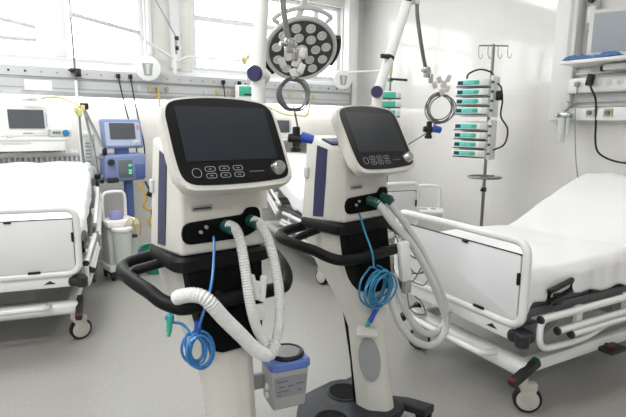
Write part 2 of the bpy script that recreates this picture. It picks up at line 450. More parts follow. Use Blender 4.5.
def make_bed(name, label, loc, rz, raise_at, top, wheel_turn):
    t = thing(name, label, 'bed', loc, rz, 'ward beds')
    # footboard
    f = obj('footboard', tube_rect(new(), .475, .50, .915, 0, .021, .075), 'enamel', t)
    bm = new(); prism(bm, rrect(.90, .325, .02), (0, 0, .685), (1, 0, 0), (0, 0, 1), (0, -1, 0), -.012, .012, .004)
    obj('footboard_panel', bm, 'panel', f)
    bm = new(); boxb((-.455, -.004, .845), (.455, .004, .853), 0, bm); boxb((-.455, -.004, .517), (.455, .004, .524), 0, bm); boxb((.452, -.004, .52), (.457, .004, .85), 0, bm)
    obj('panel_gap', bm, 'dark', f, 0)
    for x, z, w, h in ((.1, .846, .04, .014), (.448, .735, .014, .06), (.22, .522, .07, .014)):
        bm = new(); box(bm, (x, -.016, z), (w, .014, h), .004); obj('latch', bm, 'black', f)
    for s in (-1, 1):
        bm = new(); cyl(bm, (s * .40, .02, .47), (s * .40, .02, .52), .016); cyl(bm, (s * .40, .02, .5), (s * .40, .0, .52), .014); obj('mount_post', bm, 'enamel', f)
    # cross beam with bumper rollers
    bm = new(); box(bm, (0, .03, .445), (.86, .06, .075), .014); obj('cross_beam', bm, 'enamel', t)
    bm = new(); prism(bm, [(-.035, -.01), (.035, -.01), (.0, .012)], (.30, 0, .447), (1, 0, 0), (0, 0, 1), (0, -1, 0), .0, .002); obj('arrow_mark', bm, 'dark', t, 0)
    for s in (-1, 1):
        b = new(); box(b, (s * .455, .03, .443), (.10, .11, .062), .022); cyl(b, (s * .485, .0, .405), (s * .485, .0, .475), .034, seg=18, bev=.008)
        obj('bumper', b, 'dark', t)
    # deck frame, mechanism
    bm = new()
    for s in (-1, 1): box(bm, (s * .40, .99, .53), (.05, 1.88, .05), .008)
    for y in (.3, .75, 1.2, 1.6, 1.9): box(bm, (0, y, .53), (.8, .05, .04), .006)
    obj('deck_frame', bm, 'midgrey', t)
    bm = new()
    for y0, y1 in ((.1, .6), (.64, 1.08)): box(bm, (0, (y0 + y1) / 2, .575), (.84, y1 - y0, .03), .006)
    obj('deck_panel', bm, 'midgrey', t)
    for y in (.5, 1.45):
        bm = new(); box(bm, (0, y, .4), (.24, .12, .26), .01); box(bm, (0, y, .25), (.3, .2, .1), .02)
        tube(bm, [(-.28, y - .1, .3), (-.28, y + .25, .5)], .022, 8); tube(bm, [(.28, y - .1, .3), (.28, y + .25, .5)], .022, 8)
        box(bm, (0, y - .1, .31), (.6, .03, .03), .006)
        obj('lift_column', bm, 'grey', t)
    bm = new(); box(bm, (.12, 1.0, .44), (.12, .4, .1), .015); tube(bm, [(.12, .8, .44), (.12, .45, .4)], .02, 8)
    obj('motor', bm, 'dark', t)
    # chassis
    bm = new()
    for s in (-1, 1): box(bm, (s * .40, .98, .235), (.06, 1.76, .07), .014)
    for y in (.12, 1.84): box(bm, (0, y, .235), (.9, .10, .085), .035, seg=4)
    obj('chassis', bm, 'enamel', t)
    bm = ctube([(-.30, .1, .27), (-.30, -.02, .29), (-.25, -.05, .3), (.0, -.055, .3), (.22, -.05, .3), (.27, -.02, .29), (.27, .1, .27)], .018, 6)
    obj('foot_loop', bm, 'enamel', t)
    for sx in (-1, 1):
        for y in (.12, 1.84):
            b = new(); cx = sx * .415
            a = math.radians(wheel_turn + (0 if y < 1 else 50))
            dx, dy = math.cos(a), math.sin(a)          # axle direction
            cyl(b, (cx, y, .15), (cx, y, .21), .03, seg=16)
            tx, ty = -dy, dx
            c = Vector((cx + tx * .03, y + ty * .03, .072))
            box(b, (c.x, c.y, .135), (.045, .09, .06), .014, rot('Z', wheel_turn + (0 if y < 1 else 50)))
            cst = obj('castor', b, 'wheel', t)
            w = new(); ax = Vector((dx, dy, 0))
            lathe(w, [(.05, -.02), (.068, -.019), (.072, -.01), (.072, .01), (.068, .019), (.05, .02)], c, ax, 28)
            obj('tire', w, 'black', cst)
            w = new(); lathe(w, [(.02, -.026), (.045, -.025), (.056, -.021), (.056, .021), (.045, .025), (.02, .026)], c, ax, 24)
            obj('wheel_disc', w, 'wheel', cst)
        # brake pedal at the foot end
        b = new(); R = rot('X', 22); box(b, (sx * .45, .085, .235), (.045, .21, .045), .012, R); ped = obj('brake_pedal', b, 'dark', t)
        b = new(); box(b, Vector((sx * .45, .085, .240)) + R @ Vector((0, -.092, .012)), (.037, .022, .02), .004, R); obj('brake_tip', b, 'red', ped)
        b = new(); box(b, Vector((sx * .45, .085, .240)) + R @ Vector((0, .085, .012)), (.037, .03, .018), .004, R); obj('release_tip', b, mat('dark_green', '#14503f'), ped)
    for s in (-1, 1):
        b = new(); box(b, (s * .47, .80, .215), (.09, .15, .03), .014); box(b, (s * .42, .80, .22), (.04, .03, .03), .006); fp = obj('foot_pedal', b, 'dark', t)
        b = new(); box(b, (s * .47, .78, .232), (.03, .04, .012), .004); obj('pedal_mark', b, 'red', fp)
    # folded side guards
    for s in (-1, 1):
        g = new(); X = s * .505
        tube(g, [(X, .10, .53), (X, .98, .53)], .019, 12)
        tube(g, [(X + s * .012, .22, .455), (X + s * .012, .98, .455)], .018, 12)
        tube(g, [(X + s * .02, .32, .42), (X + s * .02, 1.0, .42)], .017, 12)
        tube(g, catmull([(X, .12, .53), (X, .10, .50), (X, .10, .43), (X, .13, .385), (X, .2, .37), (X, .45, .365), (X, .62, .40), (X, .72, .41)], 5), .017, 10)
        for y in (.42, .85): box(g, (X - s * .02, y, .47), (.025, .05, .15), .006)
        gd = obj('side_guard', g, 'enamel', t)
        for x, y, z in ((X, .099, .53), (X + s * .012, .219, .455), (X + s * .02, .319, .42)):
            c_ = new(); cyl(c_, (x, y - .012, z), (x, y + .004, z), .021, seg=14, bev=.004); obj('end_plug', c_, 'dark', gd)
        # head-end guard, rising with the backrest
        g = new()
        for k, (o1, zo) in enumerate(((0, .0), (.012, -.075), (.02, -.11))):
            tube(g, [(X + s * o1, 1.08 + .03 * k, .60 + zo), (X + s * o1, 1.78, .60 + zo + (top - .04))], .018, 12)
        for y in (1.25, 1.65): box(g, (X - s * .02, y, .56 + (y - 1.08) / .7 * (top - .04)), (.025, .05, .17), .006)
        obj('head_guard', g, 'enamel', t)
        k_ = new(); cyl(k_, (X + s * .02, 1.72, .60 + top), (X + s * .06, 1.72, .60 + top), .028, seg=16, bev=.005); box(k_, (X, 1.72, .60 + top - .03), (.03, .05, .08), .006); obj('release_knob', k_, 'black', t)
        # black grip on the deck edge
        h = new(); tube(h, [(s * .485, .17, .60), (s * .485, .17, .655), (s * .485, .34, .69), (s * .485, .34, .635)], .015, 8, True)
        box(h, (s * .47, .255, .60), (.03, .06, .06), .006)
        obj('deck_grip', h, 'black', t)
    # headboard
    f = obj('headboard', tube_rect(new(), .475, .50, 1.02, 1.95, .021, .075), 'enamel', t)
    bm = new(); prism(bm, rrect(.90, .42, .02), (0, 1.95, .76), (1, 0, 0), (0, 0, 1), (0, -1, 0), -.012, .012, .004)
    obj('headboard_panel', bm, 'panel', f)
    # mattress
    bm = new(); secs = []
    for i in range(25):
        y = .045 + i * (1.86 / 24); z = mat_top(y, raise_at, top)
        secs.append([(x, y, z - .135 + h) for x, h in roundpoly([(-.42, 0), (.42, 0), (.42, .128), (-.42, .128)], .03, 3)])
    loft(bm, secs); obj('mattress', bm, 'greywhite', t)
    bm = new()
    for i in range(8):
        y0 = 1.1 + i * .1
        box(bm, (0, y0 + .05, mat_top(y0 + .05, raise_at, top) - .155), (.82, .09, .025), .004)
    for s in (-1, 1): tube(bm, [(s * .3, 1.15, .53), (s * .3, 1.7, mat_top(1.7, raise_at, top) - .16)], .018, 8)
    obj('backrest_panel', bm, 'midgrey', t)
    return t

def make_sheet(label, loc, rz, raise_at, top, seed, pillow):
    """a white sheet over the mattress: hangs over the long sides with a wavy hem"""
    bm = new(); NY, NX = 96, 64; grid = []
    for i in range(NY + 1):
        y = .035 + 1.87 * i / NY; row = []
        zt = mat_top(y, raise_at, top)
        if pillow and y > 1.62: zt += .05 * math.sin(min(1, (y - 1.62) / .12) * PI / 2)
        endf = min(1, (y - .035) / .05)
        for j in range(NX + 1):
            s = -1 + 2 * j / NX
            hem = .145 + .05 * noise.noise((y * 2.1, seed + (3 if s > 0 else 0), .3)) + .02 * noise.noise((y * 7, seed, 1))
            half = .446; L = half + hem; d = abs(s) * L; sg = 1 if s > 0 else -1
            rc = .035
            if d < half - rc: x, z, nx = sg * d, 0, 0
            elif d < half + rc * .57:
                a = (d - half + rc) / rc; a = min(a, PI / 2); x = sg * (half - rc + rc * math.sin(a)); z = -(rc - rc * math.cos(a)); nx = 1
            else: x = sg * half; z = -rc - (d - half - rc * .57); nx = 1
            fold = .012 * noise.noise((y * 9 + 2 * abs(z), seed * 3 + sg, z * 3)) + .006 * noise.noise((y * 22, seed, z * 6))
            if nx and z < -rc: x += sg * (.008 + fold + .012 * min(1, (-z) / .15))
            w = .014 * noise.noise((x * 2.2, y * 2.6, seed)) + .018 * abs(noise.noise((x * 3 + y * 2.2, y * 1.2 - x, seed + 5))) + .004 * noise.noise((x * 9, y * 7, seed))
            row.append(bm.verts.new((x, y, zt + .004 + z + w * 1.2 - (1 - endf) ** 2 * .05)))
        grid.append(row)
    for i in range(NY):
        for j in range(NX): bm.faces.new((grid[i][j], grid[i][j + 1], grid[i + 1][j + 1], grid[i + 1][j]))
    # foot end hanging down behind the footboard
    prev = grid[0]
    for k in range(1, 5):
        cur = [bm.verts.new((v.co.x * .995, .030 + .002 * math.sin(v.co.x * 30), min(v.co.z - .03 * k, v.co.z) if abs(v.co.x) < .40 else max(v.co.z - .012 * k, .58))) for v in grid[0]]
        for j in range(NX): bm.faces.new((prev[j], prev[j + 1], cur[j + 1], cur[j]))
        prev = cur
    o = obj('bed_sheet', bm, 'sheet', None, 60)
    md = o.modifiers.new('thickness', 'SOLIDIFY'); md.thickness = .004; md.offset = 1
    o.location = loc; o.rotation_euler = (0, 0, math.radians(rz))
    return tag(o, label, 'sheet', 'white bed sheets')

BEDS = [
    ('hospital_bed', 'white hospital bed at left with grey footboard facing the camera', 'smooth white sheet over the left bed, below the grey monitor', (.03, 3.50, 0), -14, .75, .30, -65, 3.1, False),
    ('hospital_bed', 'white hospital bed half hidden between the two ventilators, head to the back wall', 'white sheet on the bed seen between the two ventilators', (2.93, 3.38, 0), -11, .75, .32, 20, 7.7, False),
    ('hospital_bed', 'large white hospital bed at right, footboard beside the rear ventilator', 'rumpled white sheet on the raised right bed', (2.14, 1.79, 0), -95, .95, .32, -40, 5.2, False),
]
for nm, lb, ls, loc, rz, ra, tp, wt, sd, pil in BEDS:
    make_bed(nm, lb, loc, rz, ra, tp, wt)
    make_sheet(ls, loc, rz, ra, tp, sd, pil)

# ------------------------------------------------------------------ ventilators (local: front faces -Y)
TS = math.radians(28.8)
SC = Vector((0, -.2, 1.405)); SUX = Vector((1, 0, 0)); SUY = Vector((0, math.sin(TS), math.cos(TS))); SN = Vector((0, -math.cos(TS), math.sin(TS)))
def mirror(p): return [(-x, y, z) for x, y, z in p[::-1]]

def make_ventilator(label, loc, rz, hs_=1):
    t = thing('ventilator', label, 'ventilator', loc, rz, 'big-screen ventilators on stands')
    # body
    bm = new()
    frustum(bm, [(-.165, -.165, 1.005), (.165, -.165, 1.005), (.178, .115, .985), (-.178, .115, .985)],
            [(-.15, -.15, 1.31), (.15, -.15, 1.31), (.158, .10, 1.40), (-.158, .10, 1.40)], .016, 4)
    body = obj('body', bm, 'cream', t)
    for s in (-1, 1):
        bm = new()
        def flank(y, z): return .165 + .0133 * ((y + .165) / .28) - (.015 + .005 * ((y + .165) / .28)) * (z - 1.0) / .35
        q = [(-.035, 1.02), (.030, 1.015), (.030, 1.18), (.024, 1.352), (-.042, 1.335), (-.040, 1.18)]
        A = [bm.verts.new((s * (flank(y, z) - .01), y, z)) for y, z in q]; B = [bm.verts.new((s * (flank(y, z) + .003), y, z)) for y, z in q]
        bm.faces.new(A); bm.faces.new(B[::-1])
        for k in range(6): bm.faces.new((A[k], A[(k + 1) % 6], B[(k + 1) % 6], B[k]))
        obj('side_stripe', bm, 'navy', body, 20)
        bm = new(); box(bm, (s * .170, .085, 1.22), (.012, .03, .05), .004); obj('side_catch', bm, 'greywhite', body)
    bm = new(); box(bm, (-.055, .0, 1.366), (.13, .075, .012), .003, rot('X', 20)); obj('top_vent', bm, 'navy', body)
    bm = new(); box(bm, (-.085, -.163, 1.165), (.075, .008, .018), .002); obj('name_plate', bm, 'grey', body)
    bm = new(); box(bm, (-.085, -.168, 1.165), (.062, .003, .006), .001); obj('plate_line', bm, 'dark', body)
    # port recess: wide slot rising to a round opening at the right
    out = roundpoly([(-.158, 1.045), (-.158, 1.118), (.07, 1.128), (.085, 1.152), (.132, 1.152), (.14, 1.115), (.13, 1.07), (.07, 1.045)], [.034, .034, .02, .02, .024, .03, .03, .03], 6)
    bm = new(); prism(bm, out, (0, -.158, .0), (1, 0, 0), (0, 0, 1), (0, -1, 0), 0, .012, .002)
    obj('port_recess', bm, 'shield', body)
    for x, z in ((-.095, 1.085), (-.075, 1.10)):
        bm = new(); cyl(bm, (x, -.169, z), (x, -.178, z), .006, seg=12); obj('small_port', bm, 'grey', body)
    for x, z in ((-.003, 1.098), (.096, 1.106)):
        bm = new(); cyl(bm, (x, -.165, z), (x + .008, -.222, z - .010), .022, .0195, bev=.003); obj('hose_port', bm, 'tealport', body)
    # screen unit
    outl = [(-.213, .03), (-.212, .085), (-.197, .122), (-.165, .138), (-.09, .149), (0, .153), (.09, .149), (.165, .138), (.197, .122), (.209, .085), (.212, .0), (.212, -.10), (.209, -.150), (.19, -.174), (.12, -.183), (0, -.188), (-.12, -.186), (-.175, -.178), (-.203, -.150), (-.212, -.08)]
    outl = [(p.x, p.y) for p in catmull([(x, y, 0) for x, y in outl], 4, True)]
    bm = new(); prism(bm, outl, SC, SUX, SUY, SN, -.045, .0, .012, 3)
    sh = obj('screen_housing', bm, 'cream', t)
    bm = new()
    prism(bm, rrect(.30, .22, .04), SC + SUY * -.01, SUX, SUY, SN, -.085, -.04, .015, 3)
    box(bm, SC - SN * .09 + Vector((0, .02, -.03)), (.16, .14, .12), .02, rot('X', -20))
    obj('rear_shell', bm, 'cream', sh)
    inn = [(x * .935, (y + .012) * .925 - .012 + .004) for x, y in outl]
    bm = new(); prism(bm, inn, SC, SUX, SUY, SN, -.01, .003, .002, 1); obj('bezel', bm, 'bezel', sh)
    bm = new(); prism(bm, roundpoly([(-.166, -.087), (.166, -.087), (.166, .110), (-.166, .110)], .004, 2), SC, SUX, SUY, SN, .0, .0042); obj('display', bm, 'screen', sh)
    # control strip: buttons, knob
    def ring2d(c, w, h, r, th=.0018):
        b = new(); p = [SC + SUX * (c[0] + x) + SUY * (c[1] + y) + SN * .0038 for x, y in rrect(w, h, r, 5)]
        return tube(b, p, th * .55, 6, True)
    obj('power_button', ring2d((-.141, -.127), .030, .030, .0149), 'line', sh)
    for bx in (-.094, -.045, .004):
        for by in (-.1155, -.139): obj('button', ring2d((bx, by), .034, .016, .0075), 'line', sh)
    for bx in (-.094, -.045, .004):
        for by in (-.1155, -.139):
            b = new(); box(b, SC + SUX * bx + SUY * by + SN * .0036, (.010, .002, .002), 0, Matrix((SUX, -SN, SUY)).transposed()); obj('button_mark', b, 'line', sh, 0)
    b = new(); box(b, SC + SUX * .072 + SUY * -.1305 + SN * .0034, (.055, .0012, .003), 0, Matrix((SUX, -SN, SUY)).transposed()); obj('small_print', b, 'midgrey', sh, 0)
    b = new()
    lathe(b, [(.027, .0), (.027, .006), (.024, .012), (.021, .026), (.018, .029), (.0, .0292)], SC + SUX * .153 + SUY * -.125 + SN * .002, SN, 32)
    obj('rotary_knob', b, 'chrome', sh)
    # collar below the body
    def rr(hx, y0, y1, z, r): return [(x, y, z) for x, y in roundpoly([(-hx, y0), (hx, y0), (hx, y1), (-hx, y1)], r, 6)]
    bm = new(); loft(bm, [rr(.175, -.165, .12, .945, .05), rr(.19, -.185, .13, .955, .06), rr(.19, -.185, .13, .990, .06), rr(.18, -.172, .122, 1.002, .05)])
    obj('collar', bm, 'handle', t)
    # handlebar
    left = [(-.14, .105, .955), (-.22, .115, .946), (-.285, .105, .938), (-.322, .075, .930), (-.33, .02, .922), (-.315, -.06, .908), (-.293, -.13, .895), (-.27, -.185, .875), (-.235, -.225, .862), (-.18, -.243, .857), (-.08, -.248, .857)]
    left = [(x * hs_ if x < -.2 else x, y, z) for x, y, z in left]
    path = left + [(0, -.249, .857)] + mirror(left)
    hb = obj('handlebar', ctube(path, .0245, 6, 14), 'handle', t)
    for s in (-1, 1):
        st = [(s * .325 * hs_, -.01, .92), (s * .27, .015, .93), (s * .22, .01, .94), (s * .14, .0, .955)]
        obj('handle_strut', ctube(st, .018, 6, 12), 'handle', hb)
    for s in (-1, 1): obj('handle_mount', tube(new(), [(s * .05, -.245, .857), (s * .05, -.15, .87)], .016, 10), 'handle', hb)
    # column
    def cs(hx, y0, y1, z, ch):
        return [(x, y, z) for x, y in roundpoly([(-hx, y1), (-hx, y0 + ch), (-hx + ch * .85, y0), (hx - ch * .85, y0), (hx, y0 + ch), (hx, y1)], .018, 4)]
    secs = [cs(hx, y0, y1, z, .07) for z, hx, y0, y1 in
            ((.045, .086, -.355, -.20), (.30, .084, -.305, -.155), (.48, .086, -.282, -.125), (.57, .092, -.262, -.08), (.66, .108, -.235, -.02), (.76, .130, -.195, .05), (.86, .150, -.175, .10), (.955, .165, -.165, .125))]
    bm = new(); loft(bm, secs); col = obj('column', bm, 'cream', t, 50)
    bm = new(); loft(bm, [[(x, y + yc, z) for x, y in rrect(.14, .05, .012, 3)] for z, yc in ((.06, -.19), (.30, -.155), (.58, -.09))]); obj('column_back', bm, 'shield', col)
    # black shield over the upper column
    bm = new(); secs = []
    for z, hx in ((.672, .07), (.68, .088), (.70, .100), (.73, .112), (.80, .126), (.88, .137), (.955, .146)):
        yf = -.272 + .095 * max(0, (z - .60) / .355)
        secs.append([(x, y, z) for x, y in roundpoly([(-hx, yf), (hx, yf), (hx, yf + .10), (-hx, yf + .10)], .02, 4)])
    loft(bm, secs); obj('shield', bm, 'shield', col, 50)
    # base with two cylinder cups, legs and castors
    bm = new(); prism(bm, roundpoly([(-.39, -.38), (.10, -.38), (.11, -.14), (.05, .04), (-.24, .04), (-.40, -.10)], .07, 5), (0, 0, 0), (1, 0, 0), (0, 1, 0), (0, 0, 1), .065, .10, .008)
    base = obj('base', bm, mat('base_dark', '#1c2029', .45, vary=.06), t)
    for cx, cy in ((-.275, -.215), (-.05, -.085)):
        b = new(); torus(b, (cx, cy, .102), .082, .006, seg=36); obj('cup_rim', b, 'dark', base)
        b = new(); lathe(b, [(.079, .0), (.079, .003), (.0, .0031)], (cx, cy, .0995)); obj('cup_shade_disc', b, 'shield', base)  # flush black disc, paints the shade of a deep well
    for s in (-1, 1):
        b = new(); fr = [(s * .05, -.22, .074), (s * .13, -.33, .074), (s * .17, -.45, .072)]
        loft(b, [[(p[0] + x, p[1], p[2] + z) for x, z in rrect(.075, .045, .012, 3)] for p in fr]); obj('leg', b, base.data.materials[0], t)
        b = new(); box(b, (-.06 + s * .16, -.04, .082), (.10, .10, .035), .012); obj('rear_foot', b, base.data.materials[0], t)
        for cx, cy in ((s * .175, -.42), (-.06 + s * .17, -.02)):
            b = new(); cyl(b, (cx, cy, .05), (cx, cy, .07), .018); box(b, (cx, cy, .055), (.05, .04, .03), .008)
            c = obj('castor', b, 'grey', t)
            for q in (-1, 1):
                w = new(); lathe(w, [(.02, -.009), (.030, -.008), (.032, 0), (.030, .008), (.02, .009)], (cx + q * .02, cy + .006, .032), (1, 0, 0), 20); obj('wheel', w, 'black', c)
    return t, col

VENT1 = ((.70, 1.76, 0), 2.0)
VENT2 = ((1.497, 1.955, 0), 9.5)
v1, col1 = make_ventilator('nearest cream ventilator with big dark screen and white corrugated hoses', *VENT1, .90)
v2, col2 = make_ventilator('cream ventilator farther back at centre with smooth white hoses and grey oval on its column', *VENT2, 1.06)

def arm_parts(t, tubes, joints, bands, flex, clamp):
    """jointed support arm clamped to the right side of a ventilator"""
    b = new()
    cyl(b, (.165, .0, 1.15), (.23, .0, 1.15), .024, seg=16, bev=.004); cyl(b, (.235, 0, 1.11), (.235, 0, 1.2), .030, seg=20, bev=.006)
    for p, q, r in tubes: cyl(b, p, q, r, seg=20, bev=.003)
    arm = obj('support_arm', b, 'white', t)
    for p in joints:
        p = Vector(p); d = Vector((-.80, -.60, .05)).normalized()
        j = new(); cyl(j, p + d * -.05, p + d * .032, .031, seg=26, bev=.004); obj('joint', j, 'white', arm)
        j = new(); cyl(j, p + d * .032, p + d * .044, .031, .028, seg=26); obj('joint_cap', j, 'navy', arm)
    for p, q in bands:
        j = new(); cyl(j, p, q, .027, seg=18); d = Vector(p)
        box(j, d + Vector((-.045, -.012, .01)), (.06, .02, .022), .005); obj('cable_clip', j, 'dark', arm)
    obj('gooseneck', ctube(flex, .0115, 8, 10), 'steel', arm)
    c = new(); e = Vector(clamp)
    box(c, e, (.04, .03, .06), .008); cyl(c, e + Vector((-.045, 0, .005)), e + Vector((.03, 0, .005)), .010); box(c, e + Vector((.014, -.018, -.035)), (.028, .02, .05), .006)
    obj('clamp', c, 'chrome', arm)
    return arm

arm_parts(v1, [((.235, 0, 1.12), (.232, .0, 1.64), .027), ((.232, 0, 1.62), (.262, .0, 2.08), .026), ((.262, 0, 2.08), (.335, 0, 2.12), .022), ((.335, 0, 2.13), (.341, 0, 1.99), .018)],
          [(.232, -.0, 1.635), (.262, 0, 2.09)], [], [(.340, 0, 2.0), (.343, 0, 1.93), (.352, -.002, 1.85), (.368, 0, 1.78)], (.373, -.005, 1.755))
arm_parts(v2, [((.235, 0, 1.12), (.243, .0, 1.615), .027), ((.241, 0, 1.60), (.475, .0, 2.11), .026), ((.475, 0, 2.11), (.545, 0, 2.26), .024), ((.545, 0, 2.26), (.548, 0, 2.09), .02)],
          [(.240, -.0, 1.612), (.478, 0, 2.115)], [((.325, 0, 1.783), (.332, 0, 1.798))], [(.548, 0, 2.1), (.56, 0, 2.03), (.59, -.004, 1.92), (.635, 0, 1.82), (.66, 0, 1.77)], (.667, -.005, 1.745))

# hoses of the nearest ventilator
A = [(-.003, -.19, 1.104), (.010, -.225, 1.092), (.010, -.262, 1.044), (.010, -.290, .964), (.013, -.312, .864), (.036, -.312, .769), (.075, -.305, .69)]
B = [(.096, -.19, 1.108), (.107, -.222, 1.098), (.114, -.262, 1.055), (.124, -.290, .974), (.134, -.305, .873), (.134, -.308, .762), (.120, -.308, .69)]
Cc = [(.118, -.312, .685), (.082, -.318, .652), (.027, -.322, .688), (-.026, -.322, .752), (-.088, -.322, .826), (-.128, -.322, .880), (-.150, -.312, .905), (-.172, -.29, .912), (-.196, -.262, .906), (-.212, -.235, .893)]
obj('breathing_hose', corr(A, .0158), 'hose', v1)
obj('breathing_hose', corr(B, .0158), 'hose', v1)
obj('breathing_hose', corr(Cc, .0215, pitch=.010), 'hose', v1)
b = new(); box(b, (.05, -.282, .90), (.05, .02, .035), .006, rot('Y', 20)); cyl(b, (.035, -.285, .94), (.06, -.285, .85), .011, seg=12, bev=.003); cyl(b, (.085, -.285, .93), (.075, -.285, .84), .013, seg=12, bev=.003); box(b, (.068, -.282, .80), (.035, .018, .06), .006)
obj('hose_clip', b, 'white', v1)
obj('sensor_line', ctube([(-.045, -.165, 1.066), (-.058, -.195, 1.03), (-.092, -.255, .961), (-.12, -.285, .903), (-.150, -.290, .83), (-.158, -.268, .775)], .0045, 8, 8), 'bluetube', v1)
# hoses of the rear ventilator
A2 = [(-.003, -.19, 1.098), (.012, -.225, 1.078), (.075, -.255, .992), (.205, -.28, .868), (.372, -.29, .660), (.466, -.29, .521), (.545, -.29, .385), (.507, -.29, .298), (.383, -.29, .290), (.241, -.285, .366), (.140, -.275, .475), (.085, -.262, .594), (.085, -.25, .67)]
B2 = [(.096, -.19, 1.100), (.115, -.22, 1.060), (.190, -.245, .972), (.338, -.262, .798), (.482, -.262, .615), (.580, -.262, .440), (.575, -.252, .332), (.453, -.252, .322), (.326, -.252, .397), (.222, -.252, .511), (.140, -.252, .638), (.112, -.24, .727)]
obj('breathing_hose', ctube(A2, .0185, 10, 14), 'tubing', v2)
obj('breathing_hose', ctube(B2, .0175, 10, 14), 'tubing', v2)
for x in (-.003, .096):
    b = new(); cyl(b, (x, -.19, 1.10), (x + .012, -.225, 1.08), .0205, seg=16, bev=.003); obj('hose_cuff', b, 'tealport', v2)
obj('sensor_line', ctube([(-.065, -.165, 1.048), (-.083, -.220, .964), (-.101, -.280, .885), (-.095, -.290, .811)], .0045, 8, 8), 'tealtube', v2)
cn = Vector((-.76, -.65, 0)).normalized(); cu = Vector((-cn.y, cn.x, 0)) * -1
cu = cu if cu.x > 0 else -cu
co = Vector((-.055, -.268, .348)) - cu * .016
b = new(); prism(b, [(.052 * math.cos(2 * PI * k / 32), .108 * math.sin(2 * PI * k / 32)) for k in range(32)], co, cu, (0, .14, .99), cn, -.012, .007)
obj('oval_patch', b, 'patch', col2)
R = Matrix((cu, -cn, Vector((0, 0, 1)))).transposed()
b = new(); box(b, co + cn * .035 + Vector((0, .02, .148)), (.10, .08, .016), .006, R @ rot('X', 10)); box(b, co + cn * .01 + Vector((0, .02, .128)), (.06, .03, .03), .006, R); obj('bracket_shelf', b, 'cream', col2)

# coiled blue tubes hanging on the stands
def world(v, p):
    (x, y, z), a = v; a = math.radians(a)
    return Vector((x + p[0] * math.cos(a) - p[1] * math.sin(a), y + p[0] * math.sin(a) + p[1] * math.cos(a), z + p[2]))
def coil(name, label, cat, v, c, w, h, r, n, m_, seed, tilt=0, jit=.25, ax='y', d=.006, parent_parts=None, tail=None, rz=None):
    rnd = random.Random(seed)
    t = thing(name, label, cat, world(v, c), v[1] if rz is None else rz)
    pts = []
    for k in range(n):
        sw = w * (1 - jit * rnd.random()); shh = h * (1 - jit * rnd.random()); ox = (rnd.random() - .5) * w * .35; oz = (rnd.random() - .5) * h * .25; tl = math.radians(tilt + rnd.uniform(-22, 22)); oy = (k - n / 2) * d
        for q in range(14):
            a = 2 * PI * q / 14 + PI / 2
            X, Z_ = sw * math.cos(a), shh * math.sin(a)
            pts.append((ox + X * math.cos(tl) - Z_ * math.sin(tl), oy + d * q / 14 + rnd.uniform(-.002, .002), oz + X * math.sin(tl) + Z_ * math.cos(tl)))
    if tail: pts += tail
    obj('coil', ctube(pts, r, 4, 7), m_, t)
    return t
ct = coil('tube_coil', 'coil of blue tubing hanging from the handlebar of the nearest ventilator', 'tube', VENT1, (-.158, -.27, .715), .05, .075, .0045, 7, 'bluetube', 3, tilt=8, jit=.5)
b = new(); tube(b, [(-.0, 0, .062), (.005, 0, .1)], .012, 8); obj('tie', b, 'bluecon', ct)
b = ctube([(-.02, 0, .06), (-.04, .02, .09), (-.065, .03, .10), (-.085, .03, .112), (-.09, .03, .125), (-.075, .03, .13), (-.068, .03, .115), (-.078, .028, .10)], .0045, 8, 8); obj('loose_end', b, 'bluetube', ct)
b = new(); cyl(b, (-.078, .03, .13), (-.083, .03, .07), .011, .009, seg=14, bev=.002); cyl(b, (-.083, .03, .07), (-.085, .03, .058), .006, seg=10); obj('connector', b, 'teal', ct)
ct = coil('tube_coil', 'tangled coil of teal-blue tubing hanging in front of the rear ventilator column', 'tube', VENT2, (-.045, -.285, .705), .105, .095, .0048, 9, 'tealtube', 11, tilt=0, jit=.45)
b = new(); tube(b, catmull([(-.01, 0, -.09), (-.03, .01, -.13), (-.035, .02, -.16)], 5), .012, 8); obj('loose_bundle', b, 'bluecon', ct)
b = new(); cyl(b, (-.033, .02, -.15), (-.02, .055, -.205), .013, .011, seg=14, bev=.002); obj('connector', b, 'teal', ct)

# cables coiled on the support arms, with black and blue sensor plugs
def arm_coil(v, c, w, h, label, n, seed, con, tail):
    t = coil('sensor_cable', label, 'cable', v, c, w, h, .0034, n, 'cable', seed, jit=.15, d=.007, rz=-30)
    for (x, z) in ((-.045, h + .045), (-.02, h + .075), (.008, h + .05), (.035, h + .085), (.03, h + .025), (.0, h + .005)):
        b = new(); box(b, (x, -.012, z), (.028, .02, .04), .005, rot('Y', 20 * (1 if x > 0 else -1))); obj('cable_clip', b, 'cream', t)
    obj('tail', ctube(tail, .004, 8, 7), 'cable', t)
    x, y, z = con
    b = new(); cyl(b, (x - .045, y, z + .005), (x + .015, y, z), .018, seg=16, bev=.004); cyl(b, (x - .01, y, z + .05), (x - .01, y, z - .05), .016, seg=16, bev=.004); cyl(b, (x - .012, y, z - .03), (x - .012, y, z - .052), .022, seg=16, bev=.004)
    o = obj('sensor_plug', b, 'black', t)
    b = new(); cyl(b, (x + .01, y - .006, z + .01), (x + .06, y - .012, z - .002), .022, .019, seg=18, bev=.004); obj('blue_cuff', b, 'bluecon', o)
    return t
arm_coil(VENT1, (.392, -.005, 1.573), .062, .070, 'grey cable coil hanging in front of the round surgical lamp', 6, 21, (.022, .0, -.185), [(.0, 0, -.05), (.008, 0, -.09), (.016, 0, -.13), (.02, 0, -.17)])
arm_coil(VENT2, (.822, -.005, 1.552), .085, .085, 'grey cable coil hanging beside the infusion pump tower', 6, 25, (-.052, 0, -.13), [(-.0, 0, -.08), (-.03, 0, -.10), (-.05, 0, -.13), (-.14, -.0, -.19), (-.26, -.02, -.26)])

